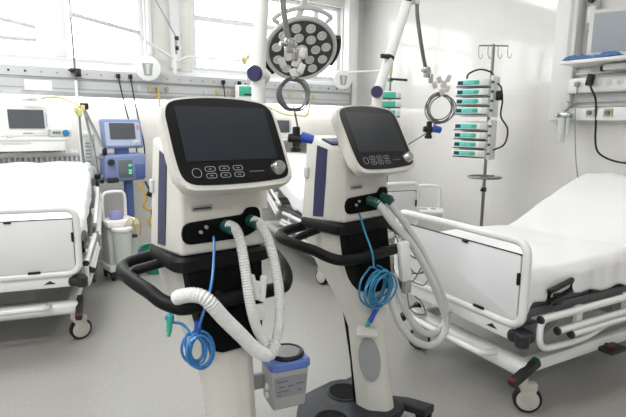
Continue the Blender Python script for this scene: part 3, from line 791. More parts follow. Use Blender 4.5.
# humidifier clamped to the right of the nearest column
hm = thing('humidifier', 'grey heated humidifier with blue rim on the nearest ventilator column', 'humidifier', world(VENT1, (.250, -.155, .335)), VENT1[1] - 12); hm.scale = (.76, .76, .92)
bm = new(); frustum(bm, [(-.090, -.085, .008), (.090, -.085, .008), (.092, .075, .008), (-.092, .075, .008)], [(-.104, -.1, .195), (.104, -.1, .195), (.102, .085, .195), (-.102, .085, .195)], .014, 3)
obj('housing', bm, 'hum', hm)
bm = new(); loft(bm, [[(x, y, z) for x, y in roundpoly([(-a, -.103 - q), (a, -.103 - q), (a, .088), (-a, .088)], .03, 5)] for z, a, q in ((.19, .104, .0), (.198, .112, .008), (.222, .112, .008), (.229, .105, .002))])
obj('rim', bm, 'bluerim', hm)
bm = new(); prism(bm, roundpoly([(-.078, .072), (.082, .072), (.086, .163), (-.084, .163)], .006, 3), (0, 0, 0), (1, 0, 0), (0, -.08, 1), (0, -1, 0), .0865, .0905)
obj('label_plate', bm, 'humlabel', hm)
bm = new()
for (x, z, w) in ((-.045, .145, .06), (-.05, .12, .03), (.0, .12, .035), (.05, .125, .04), (-.04, .1, .06), (.05, .095, .02), (-.06, .085, .02)): box(bm, (x, -.092 - z * .08, z), (w, .002, .004), 0)
obj('label_line', bm, 'midgrey', hm, 0)
bm = new(); torus(bm, (.01, -.01, .236), .083, .011, seg=40, cs=10); obj('chamber_ring', bm, 'black', hm)
bm = new(); lathe(bm, [(.078, .0), (.078, .010), (.070, .018), (.0, .0185)], (.01, -.01, .225), seg=40); obj('heater_plate', bm, mat('heater_metal', '#8a8b8b', .5, metal=.6, vary=.05), hm)
bm = new()
for z in (.06, .1): cyl(bm, (-.094, -.02, z), (-.108, -.02, z), .015, seg=14, bev=.003)
obj('side_plug', bm, 'white', hm)
bm = new(); box(bm, (-.125, .055, .1), (.10, .04, .07), .01); obj('bracket', bm, 'grey', hm)
bm = new(); cyl(bm, (-.04, .0, -.015), (-.04, .0, .012), .035, seg=20, bev=.004); obj('foot', bm, 'white', hm)

# ------------------------------------------------------------------ surgical lamp
lc = Vector((1.955, 3.07, 1.965)); view = Vector((-.545, -.83, -.13)).normalized()
sl = thing('surgical_lamp', 'round surgical lamp with many lenses hanging above the middle bed', 'lamp', (lc.x, lc.y, lc.z), 0); sl.scale = (.86, .86, .86)
n = Vector((-.27, -.74, -.70)).normalized(); a = n.cross(Vector((0, 0, 1))).normalized(); b_ = a.cross(n).normalized()
if a.x < 0: a = -a
bm = new(); lathe(bm, [(.03, -.10), (.16, -.09), (.262, -.06), (.285, -.02), (.285, .01), (.265, .015)], (0, 0, 0), n, 48); hd = obj('lamp_head', bm, 'greywhite', sl)
bm = new(); torus(bm, n * .005, .28, .019, n, 56, 10); obj('rim', bm, 'alu', hd)
bm = new(); lathe(bm, [(.262, .008), (.262, .018), (.0, .0182)], (0, 0, 0), n, 48); obj('face_plate', bm, 'lampface', hd)
LP = [(.205, 12 * i) for i in ()]
for rr_, cnt, ph in ((.205, 11, .2), (.118, 7, .1)):
    for i in range(cnt):
        an = 2 * PI * i / cnt + ph; c = a * math.cos(an) * rr_ + b_ * math.sin(an) * rr_
        bm = new(); lathe(bm, [(.040, .016), (.040, .022), (.034, .027), (.018, .021), (.008, .028), (.0, .0285)], c, n, 20); obj('lens', bm, 'lens', hd)
bm = new(); lathe(bm, [(.052, .016), (.050, .035), (.045, .075), (.038, .085), (.0, .086)], (0, 0, 0), n, 28); obj('centre_grip', bm, 'cream', hd)
bm = new()
hp = [n * -.02 + (a * math.cos(q) * .31 + b_ * math.sin(q) * .31) * 1.0 for q in [math.radians(d) for d in (55, 75, 95, 115, 135)]]
tube(bm, catmull([hp[0] * .95] + [p * 1.12 for p in hp] + [hp[-1] * .95], 6), .018, 10); obj('grip_rail', bm, 'alu', hd)
for d0, d1 in ((-28, 22), (196, 232)):
    bm = new(); pts = [n * -.03 + (a * math.cos(math.radians(d)) + b_ * math.sin(math.radians(d))) * .315 for d in range(d0, d1 + 1, 6)]
    tube(bm, pts, .026, 10); obj('side_grip', bm, 'black', hd)
bm = new(); tube(bm, catmull([n * -.08, n * -.18 + Vector((0, 0, .02)), n * -.22 + Vector((.02, .02, .12)), Vector((.14, .17, .45)), Vector((.14, .17, .72))], 6), .028, 12)
obj('yoke', bm, 'greywhite', sl)
bm = new(); cyl(bm, (.14, .17, .66), (.14, .17, (ZC - lc.z) / .86), .045, seg=24); lathe(bm, [(.14, -.04), (.16, -.02), (.16, 0)], (.14, .17, (ZC - lc.z) / .86), seg=32); obj('ceiling_mount', bm, 'greywhite', sl)

# ------------------------------------------------------------------ infusion pumps and stands
def pump_unit(name='infusion_pump'):
    t = bpy.data.objects.new(name, None); COL.objects.link(t)
    b = new(); box(b, (0, 0, .04), (.33, .17, .074), .010); bd = obj('body', b, 'white', t)
    b = new(); box(b, (-.045, -.086, .044), (.20, .006, .044), .003); obj('screen', b, 'pumpteal', bd)
    b = new(); box(b, (-.115, -.089, .044), (.05, .005, .032), .002); obj('status_window', b, 'navy', bd)
    b = new(); box(b, (-.0, -.084, .010), (.31, .008, .010), .002); obj('slot', b, 'dark', bd)
    b = new(); box(b, (.04, -.089, .046), (.05, .008, .03), .003); obj('button_block', b, 'teal', bd)
    b = new(); box(b, (.13, -.088, .042), (.065, .018, .062), .008); obj('syringe_holder', b, 'greywhite', bd)
    b = new(); cyl(b, (.172, -.05, .045), (.192, -.05, .045), .014, .011, seg=16, bev=.003); box(b, (.18, -.05, .045), (.02, .05, .012), .003); obj('plunger_grip', b, 'green', bd)
    return t
PX, PY = 4.2, 3.17
st = thing('infusion_stand', 'steel infusion stand with two racks of pumps by the right wall', 'stand', (PX, PY, 0), 0)
b = new(); cyl(b, (0, 0, .08), (0, 0, 2.2), .016, seg=16); obj('pole', b, 'steel', st)
b = new(); tube(b, [(-.085, .10, 2.21), (.085, -.10, 2.20)], .007, 8); tube(b, [(-.0, -.0, 2.2), (.0, .0, 2.22)], .012, 8)
for s in (-1, 1):
    for q in (.35, 1):
        x, y = -s * .085 * q, s * .10 * q
        tube(b, catmull([(x, y, 2.205), (x, y, 2.13), (x + .015, y - .01, 2.09), (x + .03, y - .02, 2.10), (x + .03, y - .02, 2.13)], 5), .0035, 6)
obj('hook_bar', b, 'steel', st)
b = new(); torus(b, (0, 0, .945), .155, .011, seg=40); tube(b, [(-.15, 0, .945), (.15, 0, .945)], .008, 8); obj('push_ring', b, 'steel', st)
b = new(); cyl(b, (0, 0, .80), (0, 0, .84), .026, seg=14); box(b, (-.05, -.03, .82), (.07, .02, .02), .005); obj('clamp', b, 'black', st)
for k in range(5):
    an = 2 * PI * k / 5 + .3; b = new(); tube(b, [(0, 0, .10), (.3 * math.cos(an), .3 * math.sin(an), .075)], .016, 8); lg = obj('leg', b, 'steel', st)
    b = new(); lathe(b, [(.02, -.012), (.033, -.01), (.035, 0), (.033, .01), (.02, .012)], (.3 * math.cos(an), .3 * math.sin(an), .035), (math.sin(an), -math.cos(an), 0), 18); obj('castor', b, 'black', lg)
RZP = -70
for zb in (1.14, 1.545):
    b = new(); R = rot('Z', RZP)
    c = R @ Vector((-.10, -.035, 0)); box(b, (c.x, c.y, zb + .17), (.36, .05, .36), .01, R)
    c = R @ Vector((.075, -.105, 0)); box(b, (c.x, c.y, zb + .175), (.025, .20, .38), .006, R)
    c = R @ Vector((-.02, -.02, 0)); box(b, (c.x, c.y, zb + .17), (.06, .08, .1), .006, R)
    obj('pump_rack', b, 'white', st)
pp = pump_unit()
names = ['lowest', 'second from bottom', 'third from bottom', 'topmost']
cnt = 0
for r_, zb in (('lower', 1.14), ('upper', 1.545)):
    for k in range(4):
        off = rot('Z', RZP) @ Vector((-.10, -.150, 0))
        lab = '%s white pump with teal screen in the %s rack of the pump tower' % (names[k], r_)
        L = (PX + off.x, PY + off.y, zb + .002 + .086 * k)
        if cnt == 0: o = pp; o.location = L; o.rotation_euler = (0, 0, math.radians(RZP)); tag(o, lab, 'pump', 'infusion pumps on the tower')
        else: copy_thing(pp, lab, L, RZP, 'infusion pumps on the tower')
        cnt += 1
off = rot('Z', RZP)
def sp(x, y, z): q = off @ Vector((x, y, 0)); return (PX + q.x, PY + q.y, z)
t = tag(obj('cable_loop', ctube([sp(.10, -.12, 1.84), sp(.14, -.14, 1.80), sp(.16, -.14, 1.68), sp(.15, -.12, 1.54), sp(.22, -.12, 1.42), sp(.20, -.12, 1.28), sp(.10, -.12, 1.22)], .008, 8, 8), 'blackcable'), 'black cable looping down the right side of the pump tower', 'cable')
t = tag(obj('cable_loop', ctube([sp(-.22, -.06, 1.90), sp(-.20, -.06, 1.95), sp(-.10, -.06, 1.985), sp(.0, -.06, 1.96), sp(.04, -.06, 1.92)], .009, 8, 8), 'blackcable'), 'short black cable arching over the top of the pump tower', 'cable')
b = new(); box(b, sp(.125, -.14, 1.73), (.05, .05, .09), .01, off); tag(obj('cable_plug', b, 'black'), 'black plug on the right side of the upper pump rack', 'plug')

# stand with pumps in the corner, behind the arm of the rear ventilator
CX, CY, CR = 4.22, 4.62, -42
st2 = thing('infusion_stand', 'thin infusion stand with stacked green pumps in the room corner', 'stand', (CX, CY, 0), 0)
b = new(); cyl(b, (0, 0, .06), (0, 0, 2.12), .013, seg=12); obj('pole', b, 'steel', st2)
for k in range(5):
    an = 2 * PI * k / 5; b = new(); tube(b, [(0, 0, .09), (.26 * math.cos(an), .26 * math.sin(an), .03)], .015, 8); obj('leg', b, 'steel', st2)
b = new(); box(b, (0, 0, 2.12), (.04, .04, .14), .01); obj('yellow_clip', b, 'yellow', st2)
b = new(); tube(b, [(-.02, -.02, 1.99), (.16, -.12, 1.98)], .014, 8); obj('side_arm', b, 'dark', st2)
b = new(); cyl(b, (.0, .0, 1.96), (.0, 0, 2.0), .03, seg=12); obj('teal_knob', b, 'green', st2)
pc = None
for k in range(4):
    o_ = rot('Z', CR) @ Vector((0, -.10, 0)); L = (CX + o_.x, CY + o_.y, 1.43 + .105 * k)
    lab = '%s pump of the stack in the room corner' % ['bottom green and white', 'second from bottom green and white', 'third from bottom green and white', 'topmost green and white'][k]
    if pc is None:
        pc = bpy.data.objects.new('infusion_pump', None); COL.objects.link(pc); pc.location = L; pc.rotation_euler = (0, 0, math.radians(CR)); tag(pc, lab, 'pump', 'pumps in the room corner')
        b = new(); box(b, (0, 0, .05), (.26, .16, .09), .012); bd = obj('body', b, 'white', pc)
        b = new(); box(b, (-.02, -.082, .05), (.18, .008, .065), .004); obj('front_panel', b, 'teal', bd)
        b = new(); box(b, (0, -.084, .008), (.25, .008, .014), .003); obj('slot', b, 'dark', bd)
        b = new(); box(b, (.1, -.085, .05), (.04, .014, .05), .005); obj('end_block', b, 'greywhite', bd)
    else: copy_thing(pc, lab, L, CR, 'pumps in the room corner')
# pump on the rail behind the nearest ventilator
t = thing('infusion_pump', 'small green and white pump mounted on the supply rail behind the nearest ventilator', 'pump', (2.64, 5.30, 1.725), -25)
b = new(); box(b, (0, 0, .07), (.26, .16, .16), .014); obj('body', b, 'white', t)
b = new(); box(b, (.02, -.083, .08), (.21, .008, .11), .004); obj('front_panel', b, 'teal', t)
b = new(); box(b, (.03, -.088, .045), (.12, .006, .02), .003); obj('display', b, 'dark', t)
b = new(); box(b, (0, .12, .1), (.06, .1, .06), .008); obj('mount', b, 'grey', t)

# ------------------------------------------------------------------ exam lamps and hose arms on the rail
def disc_lamp(label, x, y, z, arm):
    t = thing('examination_lamp', label, 'lamp', (x, y, z), 0, 'white disc lamps on the rail')
    n = Vector((-.3, -.95, -.05)).normalized()
    b = new(); lathe(b, [(.06, -.06), (.115, -.04), (.125, -.01), (.122, .008), (.105, .014), (.0, .018)], (0, 0, 0), n, 36); h = obj('lamp_head', b, 'white', t)
    b = new(); ux = n.cross(Vector((0, 0, 1))).normalized(); ux = ux if ux.x > 0 else -ux; uy = Vector((0, 0, 1))
    prism(b, roundpoly([(-.035, -.07), (.035, -.07), (.055, .05), (-.055, .05)], .01, 3), n * .014, ux, uy, n, 0, .006); obj('lamp_window', b, 'grey', h)
    b = new(); prism(b, [(-.012, -.06), (.012, -.06), (.02, .04), (-.02, .04)], n * .016, ux, uy, n, 0, .007); obj('window_bar', b, 'greywhite', h)
    b = new()
    for p, q, r in arm: cyl(b, p, q, r, seg=12)
    obj('swing_arm', b, 'white', t)
    return t
dl = disc_lamp('white disc examination lamp on the back wall rail left of the nearest ventilator', 1.53, 5.30, 1.99, [((0, .04, .0), (0, .06, .28), .016), ((0, .06, .28), (.34, .16, .13), .016), ((.34, .16, .2), (.34, .16, -.02), .022), ((.34, .16, .0), (.34, .3, .0), .02)])
b = new(); cyl(b, (.34, .12, .37), (.12, .12, .74), .007, seg=10); cyl(b, (.34, .12, .37), (.345, .12, .18), .012, seg=10); obj('guide_rod', b, 'grey', dl)
for z in (.34, .24):
    b = new(); cyl(b, (.33, .10, z), (.36, .08, z), .022, seg=14, bev=.004); obj('rod_joint', b, 'black', dl)
disc_lamp('white disc examination lamp on the back wall rail right of the surgical lamp', 4.02, 5.30, 2.02, [((0, .04, 0), (0, .16, .07), .016), ((0, .16, .07), (.0, .3, .07), .016)])
def hose_arm(label, pts, clip, drop, dm):
    t = thing('hose_holder', label, 'holder', pts[0], 0, 'hose holder arms with yellow clips')
    o = Vector(pts[0])
    obj('arm', tube(new(), [Vector(p) - o for p in pts], .011, 10), 'white', t)
    c = Vector(clip) - o; b = new(); box(b, c, (.05, .05, .07), .012); box(b, c + Vector((.03, -.02, .04)), (.03, .03, .05), .006); box(b, c + Vector((-.03, -.02, .02)), (.03, .03, .05), .006)
    obj('hose_clip', b, 'yellow', t)
    obj('hanging_tube', ctube([Vector(p) - o for p in drop], .010, 6, 8), dm, t)
    return t
hose_arm('hose holder arm with yellow clip beside the grey monitor', [(.46, 5.44, 1.66), (.46, 5.2, 1.66), (.80, 4.95, 1.55)], (.80, 4.93, 1.53), [(.80, 4.93, 1.50), (.80, 4.92, 1.3), (.81, 4.92, 1.08)], 'cable')
hose_arm('hose holder arm with yellow clip in front of the right window', [(1.88, 5.44, 2.10), (1.9, 5.15, 2.12), (2.48, 5.1, 2.12)], (2.52, 5.1, 2.12), [(2.55, 5.1, 2.08), (2.56, 5.1, 1.95), (2.6, 5.18, 1.85)], 'tubing')
hose_arm('hose holder arm with yellow clip reaching towards the corner pumps', [(4.08, 5.40, 2.09), (4.08, 5.2, 2.11), (4.34, 4.95, 2.12)], (4.36, 4.93, 2.12), [(4.36, 4.92, 2.08), (4.37, 4.9, 1.95), (4.36, 4.88, 1.75)], 'tubing')
b = new(); box(b, (.46, 5.40, 1.645), (.13, .12, .03), .006); tag(obj('monitor_bracket', b, 'greywhite'), 'pale bracket under the supply rail above the grey monitor', 'bracket')
t = tag(obj('yellow_hose', ctube([(.55, 5.36, 1.66), (.68, 5.2, 1.665), (.78, 5.0, 1.61), (.81, 4.94, 1.58)], .012, 8, 8), 'yellow'), 'yellow hose along the holder arm beside the grey monitor', 'hose')
t = tag(obj('yellow_hose', ctube([(2.92, 5.36, 1.66), (3.05, 5.14, 1.56), (3.2, 5.08, 1.55), (3.4, 5.2, 1.55), (3.55, 5.35, 1.70)], .012, 8, 8), 'yellow'), 'yellow hose looping under the rail above the middle bed', 'hose')
# drip pole clamped to the rail
t = thing('drip_pole', 'thin grey drip pole clamped to the rail in front of the left window', 'pole', (.86, 5.36, 1.0))
b = new(); cyl(b, (0, 0, .78), (-.02, 0, 2.05), .010, seg=10); obj('upper_tube', b, 'steel', t)
b = new(); cyl(b, (0, 0, 0), (0, 0, .84), .013, seg=12); obj('lower_tube', b, 'white', t)
b = new(); box(b, (0, .01, .93), (.09, .05, .04), .008); box(b, (.02, -.02, .90), (.05, .03, .06), .006); cyl(b, (-.06, 0, .93), (.05, 0, .94), .009); obj('clamp', b, 'black', t)
b = new(); box(b, (-.012, -.01, 1.46), (.035, .05, .13), .008); tube(b, [(-.01, 0, 1.46), (.0, .08, 1.46), (.68, .2, 1.37)], .022, 8); obj('side_bar', b, 'greywhite', t)

# ------------------------------------------------------------------ left head-end equipment
def monitor(label, loc, rz, w, h):
    t = thing('patient_monitor', label, 'monitor', loc, rz)
    b = new(); prism(b, roundpoly([(-w / 2, 0), (w / 2, 0), (w / 2 - .012, h), (-w / 2 + .012, h)], .02, 4), (0, 0, .0), (1, 0, 0), (0, .08, 1), (0, -1, 0), -.10, .05, .012, 3); hs = obj('housing', b, 'white', t)
    b = new(); prism(b, rrect(w * .74, h * .60, .006, 3), (0, .005, h * .57), (1, 0, 0), (0, .08, 1), (0, -1, 0), .04, .054); obj('screen', b, 'greyscreen', hs)
    b = new(); prism(b, rrect(w * .02, h * .45, .003, 2), (w * .42, .005, h * .55), (1, 0, 0), (0, .08, 1), (0, -1, 0), .04, .053); obj('side_keys', b, 'bluepale', hs)
    b = new(); box(b, (.0, -.048, h * .11), (w * .2, .006, .012), .002); obj('badge', b, 'grey', hs)
    b = new(); box(b, (0, .03, .005), (w * .9, .2, .02), .005); obj('foot', b, 'greywhite', hs)
    return t
sh = thing('equipment_cabinet', 'white wide wall cabinet under the grey monitor at left', 'cabinet', (.22, 5.46, 0))
b = new(); box(b, (0, 0, 1.29), (1.06, .27, .03), .006); obj('top', b, 'white', sh)
b = new(); box(b, (0, .005, 1.225), (1.02, .25, .105), .006); cb = obj('drawer', b, 'white', sh)
b = new(); box(b, (.1, -.125, 1.25), (.24, .01, .012), .003); obj('drawer_pull', b, 'greywhite', cb)
monitor('grey-screened white patient monitor on the cabinet behind the left bed', (.41, 5.42, 1.305), 14, .41, .285)
t = thing('suction_regulator', 'small white regulator with blue-green dial beside the grey monitor', 'regulator', (.69, 5.37, 1.305), 10)
b = new(); box(b, (0, 0, .035), (.19, .09, .07), .01); obj('body', b, 'greywhite', t)
b = new(); cyl(b, (.035, -.045, .036), (.035, -.065, .036), .030, seg=20, bev=.004); obj('dial', b, 'tealtube', t)
b = new()
for x in (-.07, -.045, -.02): cyl(b, (x, -.045, .04), (x, -.058, .04), .010, seg=12)
obj('small_knob', b, 'midgrey', t)
t = thing('graduated_canister', 'clear canister with dark marks hanging right of the left bed head', 'canister', (.93, 5.32, 1.02))
b = new(); cyl(b, (0, 0, 0), (0, 0, .29), .055, .06, seg=20, bev=.008); obj('jar', b, 'jar', t)
b = new()
for k in range(6): box(b, (-.02, -.058 - k * .001, .05 + .035 * k), (.05, .006, .008), 0)
obj('mark', b, 'midgrey', t, 0)
b = new(); cyl(b, (0, 0, .29), (0, 0, .31), .062, seg=20, bev=.004); tube(b, [(0, .03, .30), (0, .2, .33)], .02, 8); obj('lid', b, 'greywhite', t)
monitor('small white monitor with dark screen at the head of the middle bed', (3.05, 5.30, 1.28), -12, .36, .24)
t = thing('bedside_shelf', 'white shelf under the small monitor at the middle bed head', 'shelf', (3.2, 5.44, 1.25))
b = new(); boxb((-.35, -.26, 0), (.45, .15, .028), .006, b); obj('board', b, 'white', t)
for x in (-.28, .36): obj('bracket', boxb((x, .0, -.16), (x + .02, .16, 0), .004), 'greywhite', t)

# old blue ventilator
t = thing('blue_ventilator', 'older blue ventilator on a post behind the left bed', 'ventilator', (1.205, 5.19, 0), 8); t.scale = (1.03, 1.0, 1.0)
b = new(); frustum(b, [(-.175, -.08, 1.195), (.195, -.08, 1.195), (.18, .06, 1.195), (-.16, .06, 1.195)], [(-.195, -.04, 1.475), (.19, -.04, 1.475), (.18, .07, 1.475), (-.18, .07, 1.475)], .018, 3)
hd = obj('screen_head', b, 'bluevent', t)
b = new(); prism(b, rrect(.33, .225, .012, 3), (0, -.062, 1.335), (1, 0, 0), (0, .14, 1), (0, -1, 0), -.01, .004); obj('front_panel', b, 'bluepale', hd)
b = new(); prism(b, rrect(.24, .155, .006, 3), (-.005, -.058, 1.362), (1, 0, 0), (0, .14, 1), (0, -1, 0), .0, .010); obj('screen', b, 'greyscreen', hd)
b = new(); prism(b, rrect(.025, .04, .004, 2), (.145, -.052, 1.40), (1, 0, 0), (0, .14, 1), (0, -1, 0), .0, .010); obj('red_key', b, 'redpale', hd)
b = new(); cyl(b, (.12, -.078, 1.245), (.12, -.10, 1.243), .022, seg=18, bev=.004); box(b, (.12, -.078, 1.245), (.06, .02, .05), .006); obj('dial', b, 'greywhite', hd)
b = new(); box(b, (0, .0, 1.17), (.12, .09, .09), .012); obj('neck', b, 'bluedark', t)
b = new(); frustum(b, [(-.205, -.11, .875), (.18, -.11, .88), (.19, .10, .88), (-.19, .10, .88)], [(-.19, -.11, 1.13), (.20, -.11, 1.14), (.19, .10, 1.15), (-.18, .10, 1.15)], .02, 3); bd = obj('gas_module', b, 'bluevent', t)
b = new(); box(b, (-.01, -.112, 1.0), (.13, .012, .17), .004); obj('control_panel', b, 'midgrey', bd)
b = new()
for z in (1.03, .98, .955): box(b, (.03, -.12, z), (.03, .006, .02), .002)
obj('indicator', b, 'greenlit', bd)
b = new(); box(b, (.13, -.112, .97), (.1, .012, .14), .006); obj('side_door', b, 'bluedark', bd)
b = new(); cyl(b, (-.15, -.11, 1.07), (-.15, -.15, 1.07), .03, seg=16, bev=.004); obj('side_knob', b, 'dark', bd)
b = new(); box(b, (-.14, -.12, .895), (.1, .05, .05), .01); obj('valve_block', b, 'dark', bd)
b = new(); cyl(b, (.05, .0, .10), (.05, .0, .9), .045, seg=20); obj('post', b, 'bluedark', t)
b = new()
for q in (45, 135, 225, 315):
    R = rot('Z', q); d = R @ Vector((.17, 0, 0)); box(b, (d.x / 2 + .05, d.y / 2, .09), (.2, .06, .05), .012, R)
bs = obj('base', b, 'bluedark', t)
for q in (45, 135, 225, 315):
    d = rot('Z', q) @ Vector((.17, 0, 0)); b = new(); lathe(b, [(.03, -.014), (.043, -.012), (.045, 0), (.043, .012), (.03, .014)], (d.x + .05, d.y, .045), (1, 0, 0), 20); obj('castor', b, 'black', bs)
b = new(); tube(b, [(-.24, -.04, .92), (-.27, -.04, 1.18), (-.345, -.06, 1.585)], .011, 10); tube(b, [(-.345, -.06, 1.585), (-.18, -.06, 1.17)], .015, 10); tube(b, [(-.24, -.04, .93), (-.17, -.05, .93)], .014, 8); tube(b, [(-.25, -.04, 1.12), (-.17, -.05, 1.1)], .014, 8)
ar = obj('hose_arm', b, 'chrome', t)
for c_, s_ in (((-.335, -.06, 1.59), (.07, .04, .06)), ((-.18, -.06, 1.165), (.04, .04, .07)), ((-.25, -.04, .93), (.05, .04, .05))):
    b = new(); box(b, c_, s_, .01); obj('arm_joint', b, 'black', ar)
t = tag(obj('gas_hose', ctube([(1.30, 4.98, .87), (1.36, 4.96, .72), (1.34, 4.98, .62), (1.45, 4.98, .56), (1.38, 5.0, .48), (1.44, 5.0, .38)], .012, 8, 8), 'yellowhose'), 'brownish yellow hose dangling under the blue ventilator', 'hose')
t = tag(obj('dangling_cable', ctube([(1.36, 4.96, .88), (1.42, 4.93, .7), (1.4, 4.93, .55), (1.48, 4.93, .50), (1.5, 4.95, .66)], .010, 8, 8), 'blackcable'), 'black cable dangling under the blue ventilator', 'cable')
t = thing('hand_bulb', 'black rubber hand bulb hanging beside the blue ventilator post', 'bulb', (1.40, 4.80, .79), 0)
b = new(); lathe(b, [(.006, -.085), (.03, -.06), (.04, -.02), (.034, .03), (.012, .07), (.008, .10)], (0, 0, 0), (.95, 0, .3), 18); obj('bulb', b, 'black', t)
obj('lead', ctube([(.08, 0, .03), (.10, .05, .1), (.06, .12, .12), (.0, .14, .1)], .006, 6, 8), 'blackcable', t)

# suction carts
def suction(label, loc, rz, flat):
    t = thing('suction_unit', label, 'suction unit', loc, rz, 'white suction units with loop handles')
    b = new(); box(b, (0, 0, .12), (.34, .30, .06), .012); bs = obj('base', b, 'white', t)
    b = new(); box(b, (0, 0, .08), (.30, .26, .05), .01); obj('under_tray', b, 'dark', bs)
    for sx in (-1, 1):
        for sy in (-1, 1):
            c = new(); lathe(c, [(.02, -.014), (.032, -.012), (.034, 0), (.032, .012), (.02, .014)], (sx * .13, sy * .11, .034), (1, 0, 0), 18); box(c, (sx * .13, sy * .11, .06), (.03, .03, .03), .006); obj('castor', c, 'black', bs)
    b = new(); frustum(b, [(-.155, -.12, .15), (.155, -.12, .15), (.155, .12, .15), (-.155, .12, .15)], [(-.15, -.10, .50), (.15, -.10, .50), (.15, .12, .50), (-.15, .12, .50)], .02, 3); obj('cabinet', b, 'jar' if not flat else 'white', t)
    b = new(); box(b, (0, -.0, .53), (.33, .27, .06), .016); obj('top_deck', b, 'white', t)
    hpts = [(-.12, .11, .55), (-.12, .11, .74), (-.10, .11, .785), (-.06, .11, .80), (.06, .11, .80), (.10, .11, .785), (.12, .11, .74), (.12, .11, .55)]
    obj('loop_handle', ctube(hpts, .016, 6, 12), 'white', t)
    if not flat:
        b = new(); cyl(b, (-.03, -.02, .56), (-.03, -.02, .64), .07, .062, seg=24, bev=.006); obj('jar_lid', b, 'purple', t)
        b = new(); cyl(b, (-.03, -.16, .16), (-.03, -.16, .47), .088, .098, seg=28, bev=.008); j = obj('collection_jar', b, 'jar', t)
        b = new(); cyl(b, (-.03, -.16, .47), (-.03, -.16, .50), .104, seg=28, bev=.004); obj('jar_cap', b, 'white', j)
        b = new(); torus(b, (-.03, -.16, .30), .0935, .002, seg=28, cs=6); obj('fill_mark', b, 'yellow', j)
        b = new(); box(b, (.1, -.12, .40), (.08, .05, .03), .008); obj('valve', b, 'dark', t)
        b = ctube([(-.0, -.16, .5), (.03, -.17, .56), (.08, -.17, .57), (.1, -.16, .50), (.11, -.15, .42)], .006, 6, 8); ctube([(.07, -.16, .5), (.12, -.17, .57), (.17, -.16, .53), (.17, -.14, .4)], .006, 6, 8, bm=b)
        obj('suction_line', b, 'yellowhose', t)
    else:
        b = new(); box(b, (-.05, -.03, .562), (.09, .07, .012), .004); box(b, (.06, .0, .562), (.05, .05, .012), .004); obj('control_pad', b, 'grey', t)
        b = new(); box(b, (0, -.137, .52), (.30, .01, .05), .004); obj('front_strip', b, 'greywhite', t)
    return t
suction('white suction unit with clear jars and purple lid beside the left bed', (1.06, 4.82, 0), 8, False).scale = (.88, .88, 1)
suction('white box-topped unit with loop handle against the right wall behind the right bed', (4.0, 3.72, 0), -48, True)
t = tag(obj('green_bucket', lathe(new(), [(.085, 0), (.09, .004), (.125, .25), (.135, .255), (.133, .262), (.12, .262), (.083, .012), (.0, .0121)], (0, 0, 0), seg=32), 'green'), 'round green plastic bucket on the floor behind the front handlebar', 'bucket')
t.location = (1.37, 4.78, 0)

# ------------------------------------------------------------------ bed-head unit on the right wall
hu = thing('bedhead_unit', 'white wall-mounted bed-head supply unit above the right bed', 'panel', (XR, 1.7, 0))
b = new(); boxb((-.12, .83, 1.50), (0, 1.03, 3.1), .012, b); obj('column', b, 'white', hu)
b = new(); boxb((-.10, .90, 2.05), (-.122, .865, 3.08), .004, b); obj('column_edge', b, 'greywhite', hu)
b = new(); boxb((-.06, -1.2, 1.48), (0, .84, 1.95), .006, b); obj('back_panel', b, 'white', hu)
b = new(); boxb((-.17, -1.2, 1.74), (0, .83, 1.87), .018, b); obj('socket_channel', b, 'enamel', hu)
b = new(); boxb((-.15, -1.2, 1.50), (0, .83, 1.62), .018, b); obj('gas_channel', b, 'enamel', hu)
b = new(); boxb((-.172, -1.2, 1.735), (-.02, .83, 1.742), 0, b); boxb((-.152, -1.2, 1.618), (-.02, .83, 1.625), 0, b); obj('shadow_gap', b, 'grey', hu, 0)
b = new()
for z in (1.66, 1.90): boxb((-.09, -1.2, z), (-.062, .82, z + .02), .004, b)
obj('mount_rail', b, 'alu', hu)
for i in range(9):
    b = new(); y = .74 - i * .085; cyl(b, (-.17, y, 1.815), (-.177, y, 1.815), .026, seg=18, bev=.002); s = obj('socket', b, 'white', hu)
    b = new(); cyl(b, (-.176, y, 1.815), (-.1775, y, 1.815), .016, seg=14); obj('socket_hole', b, 'greywhite', s)
for y, m_ in ((.62, 'greywhite'), (.47, 'socket'), (.2, 'greywhite')):
    b = new(); box(b, (-.153, y, 1.57), (.016, .075, .065), .006); s = obj('gas_outlet', b, m_, hu)
    b = new(); cyl(b, (-.16, y, 1.57), (-.175, y, 1.57), .02, seg=14); obj('outlet_ring', b, 'midgrey', s)
# flow meter
t = thing('flow_meter', 'oxygen flow meter with round gauge on the right wall unit', 'flow meter', (4.42, 2.53, 1.55))
b = new(); box(b, (.0, 0, .0), (.06, .12, .045), .01); cyl(b, (.02, 0, 0), (.055, 0, 0), .018, seg=12); cyl(b, (-.03, .05, 0), (-.06, .05, 0), .018, seg=12, bev=.003); obj('valve', b, 'chrome', t)
b = new(); cyl(b, (-.02, .01, .085), (.02, .01, .085), .045, seg=24, bev=.004); obj('gauge', b, 'white', t)
b = new(); cyl(b, (-.022, .01, .085), (-.024, .01, .085), .036, seg=24); obj('gauge_face', b, 'greywhite', t)
b = new(); cyl(b, (-.01, .01, .02), (-.0, .01, .05), .012, seg=10); obj('stem', b, 'chrome', t)
b = new(); cyl(b, (-.01, .01, -.02), (-.01, .01, -.24), .036, .030, seg=20, bev=.006); obj('bottle', b, 'jar', t)
b = new(); cyl(b, (-.01, -.045, -.02), (-.01, -.045, -.16), .016, seg=14, bev=.004); obj('float_tube', b, 'jar', t)
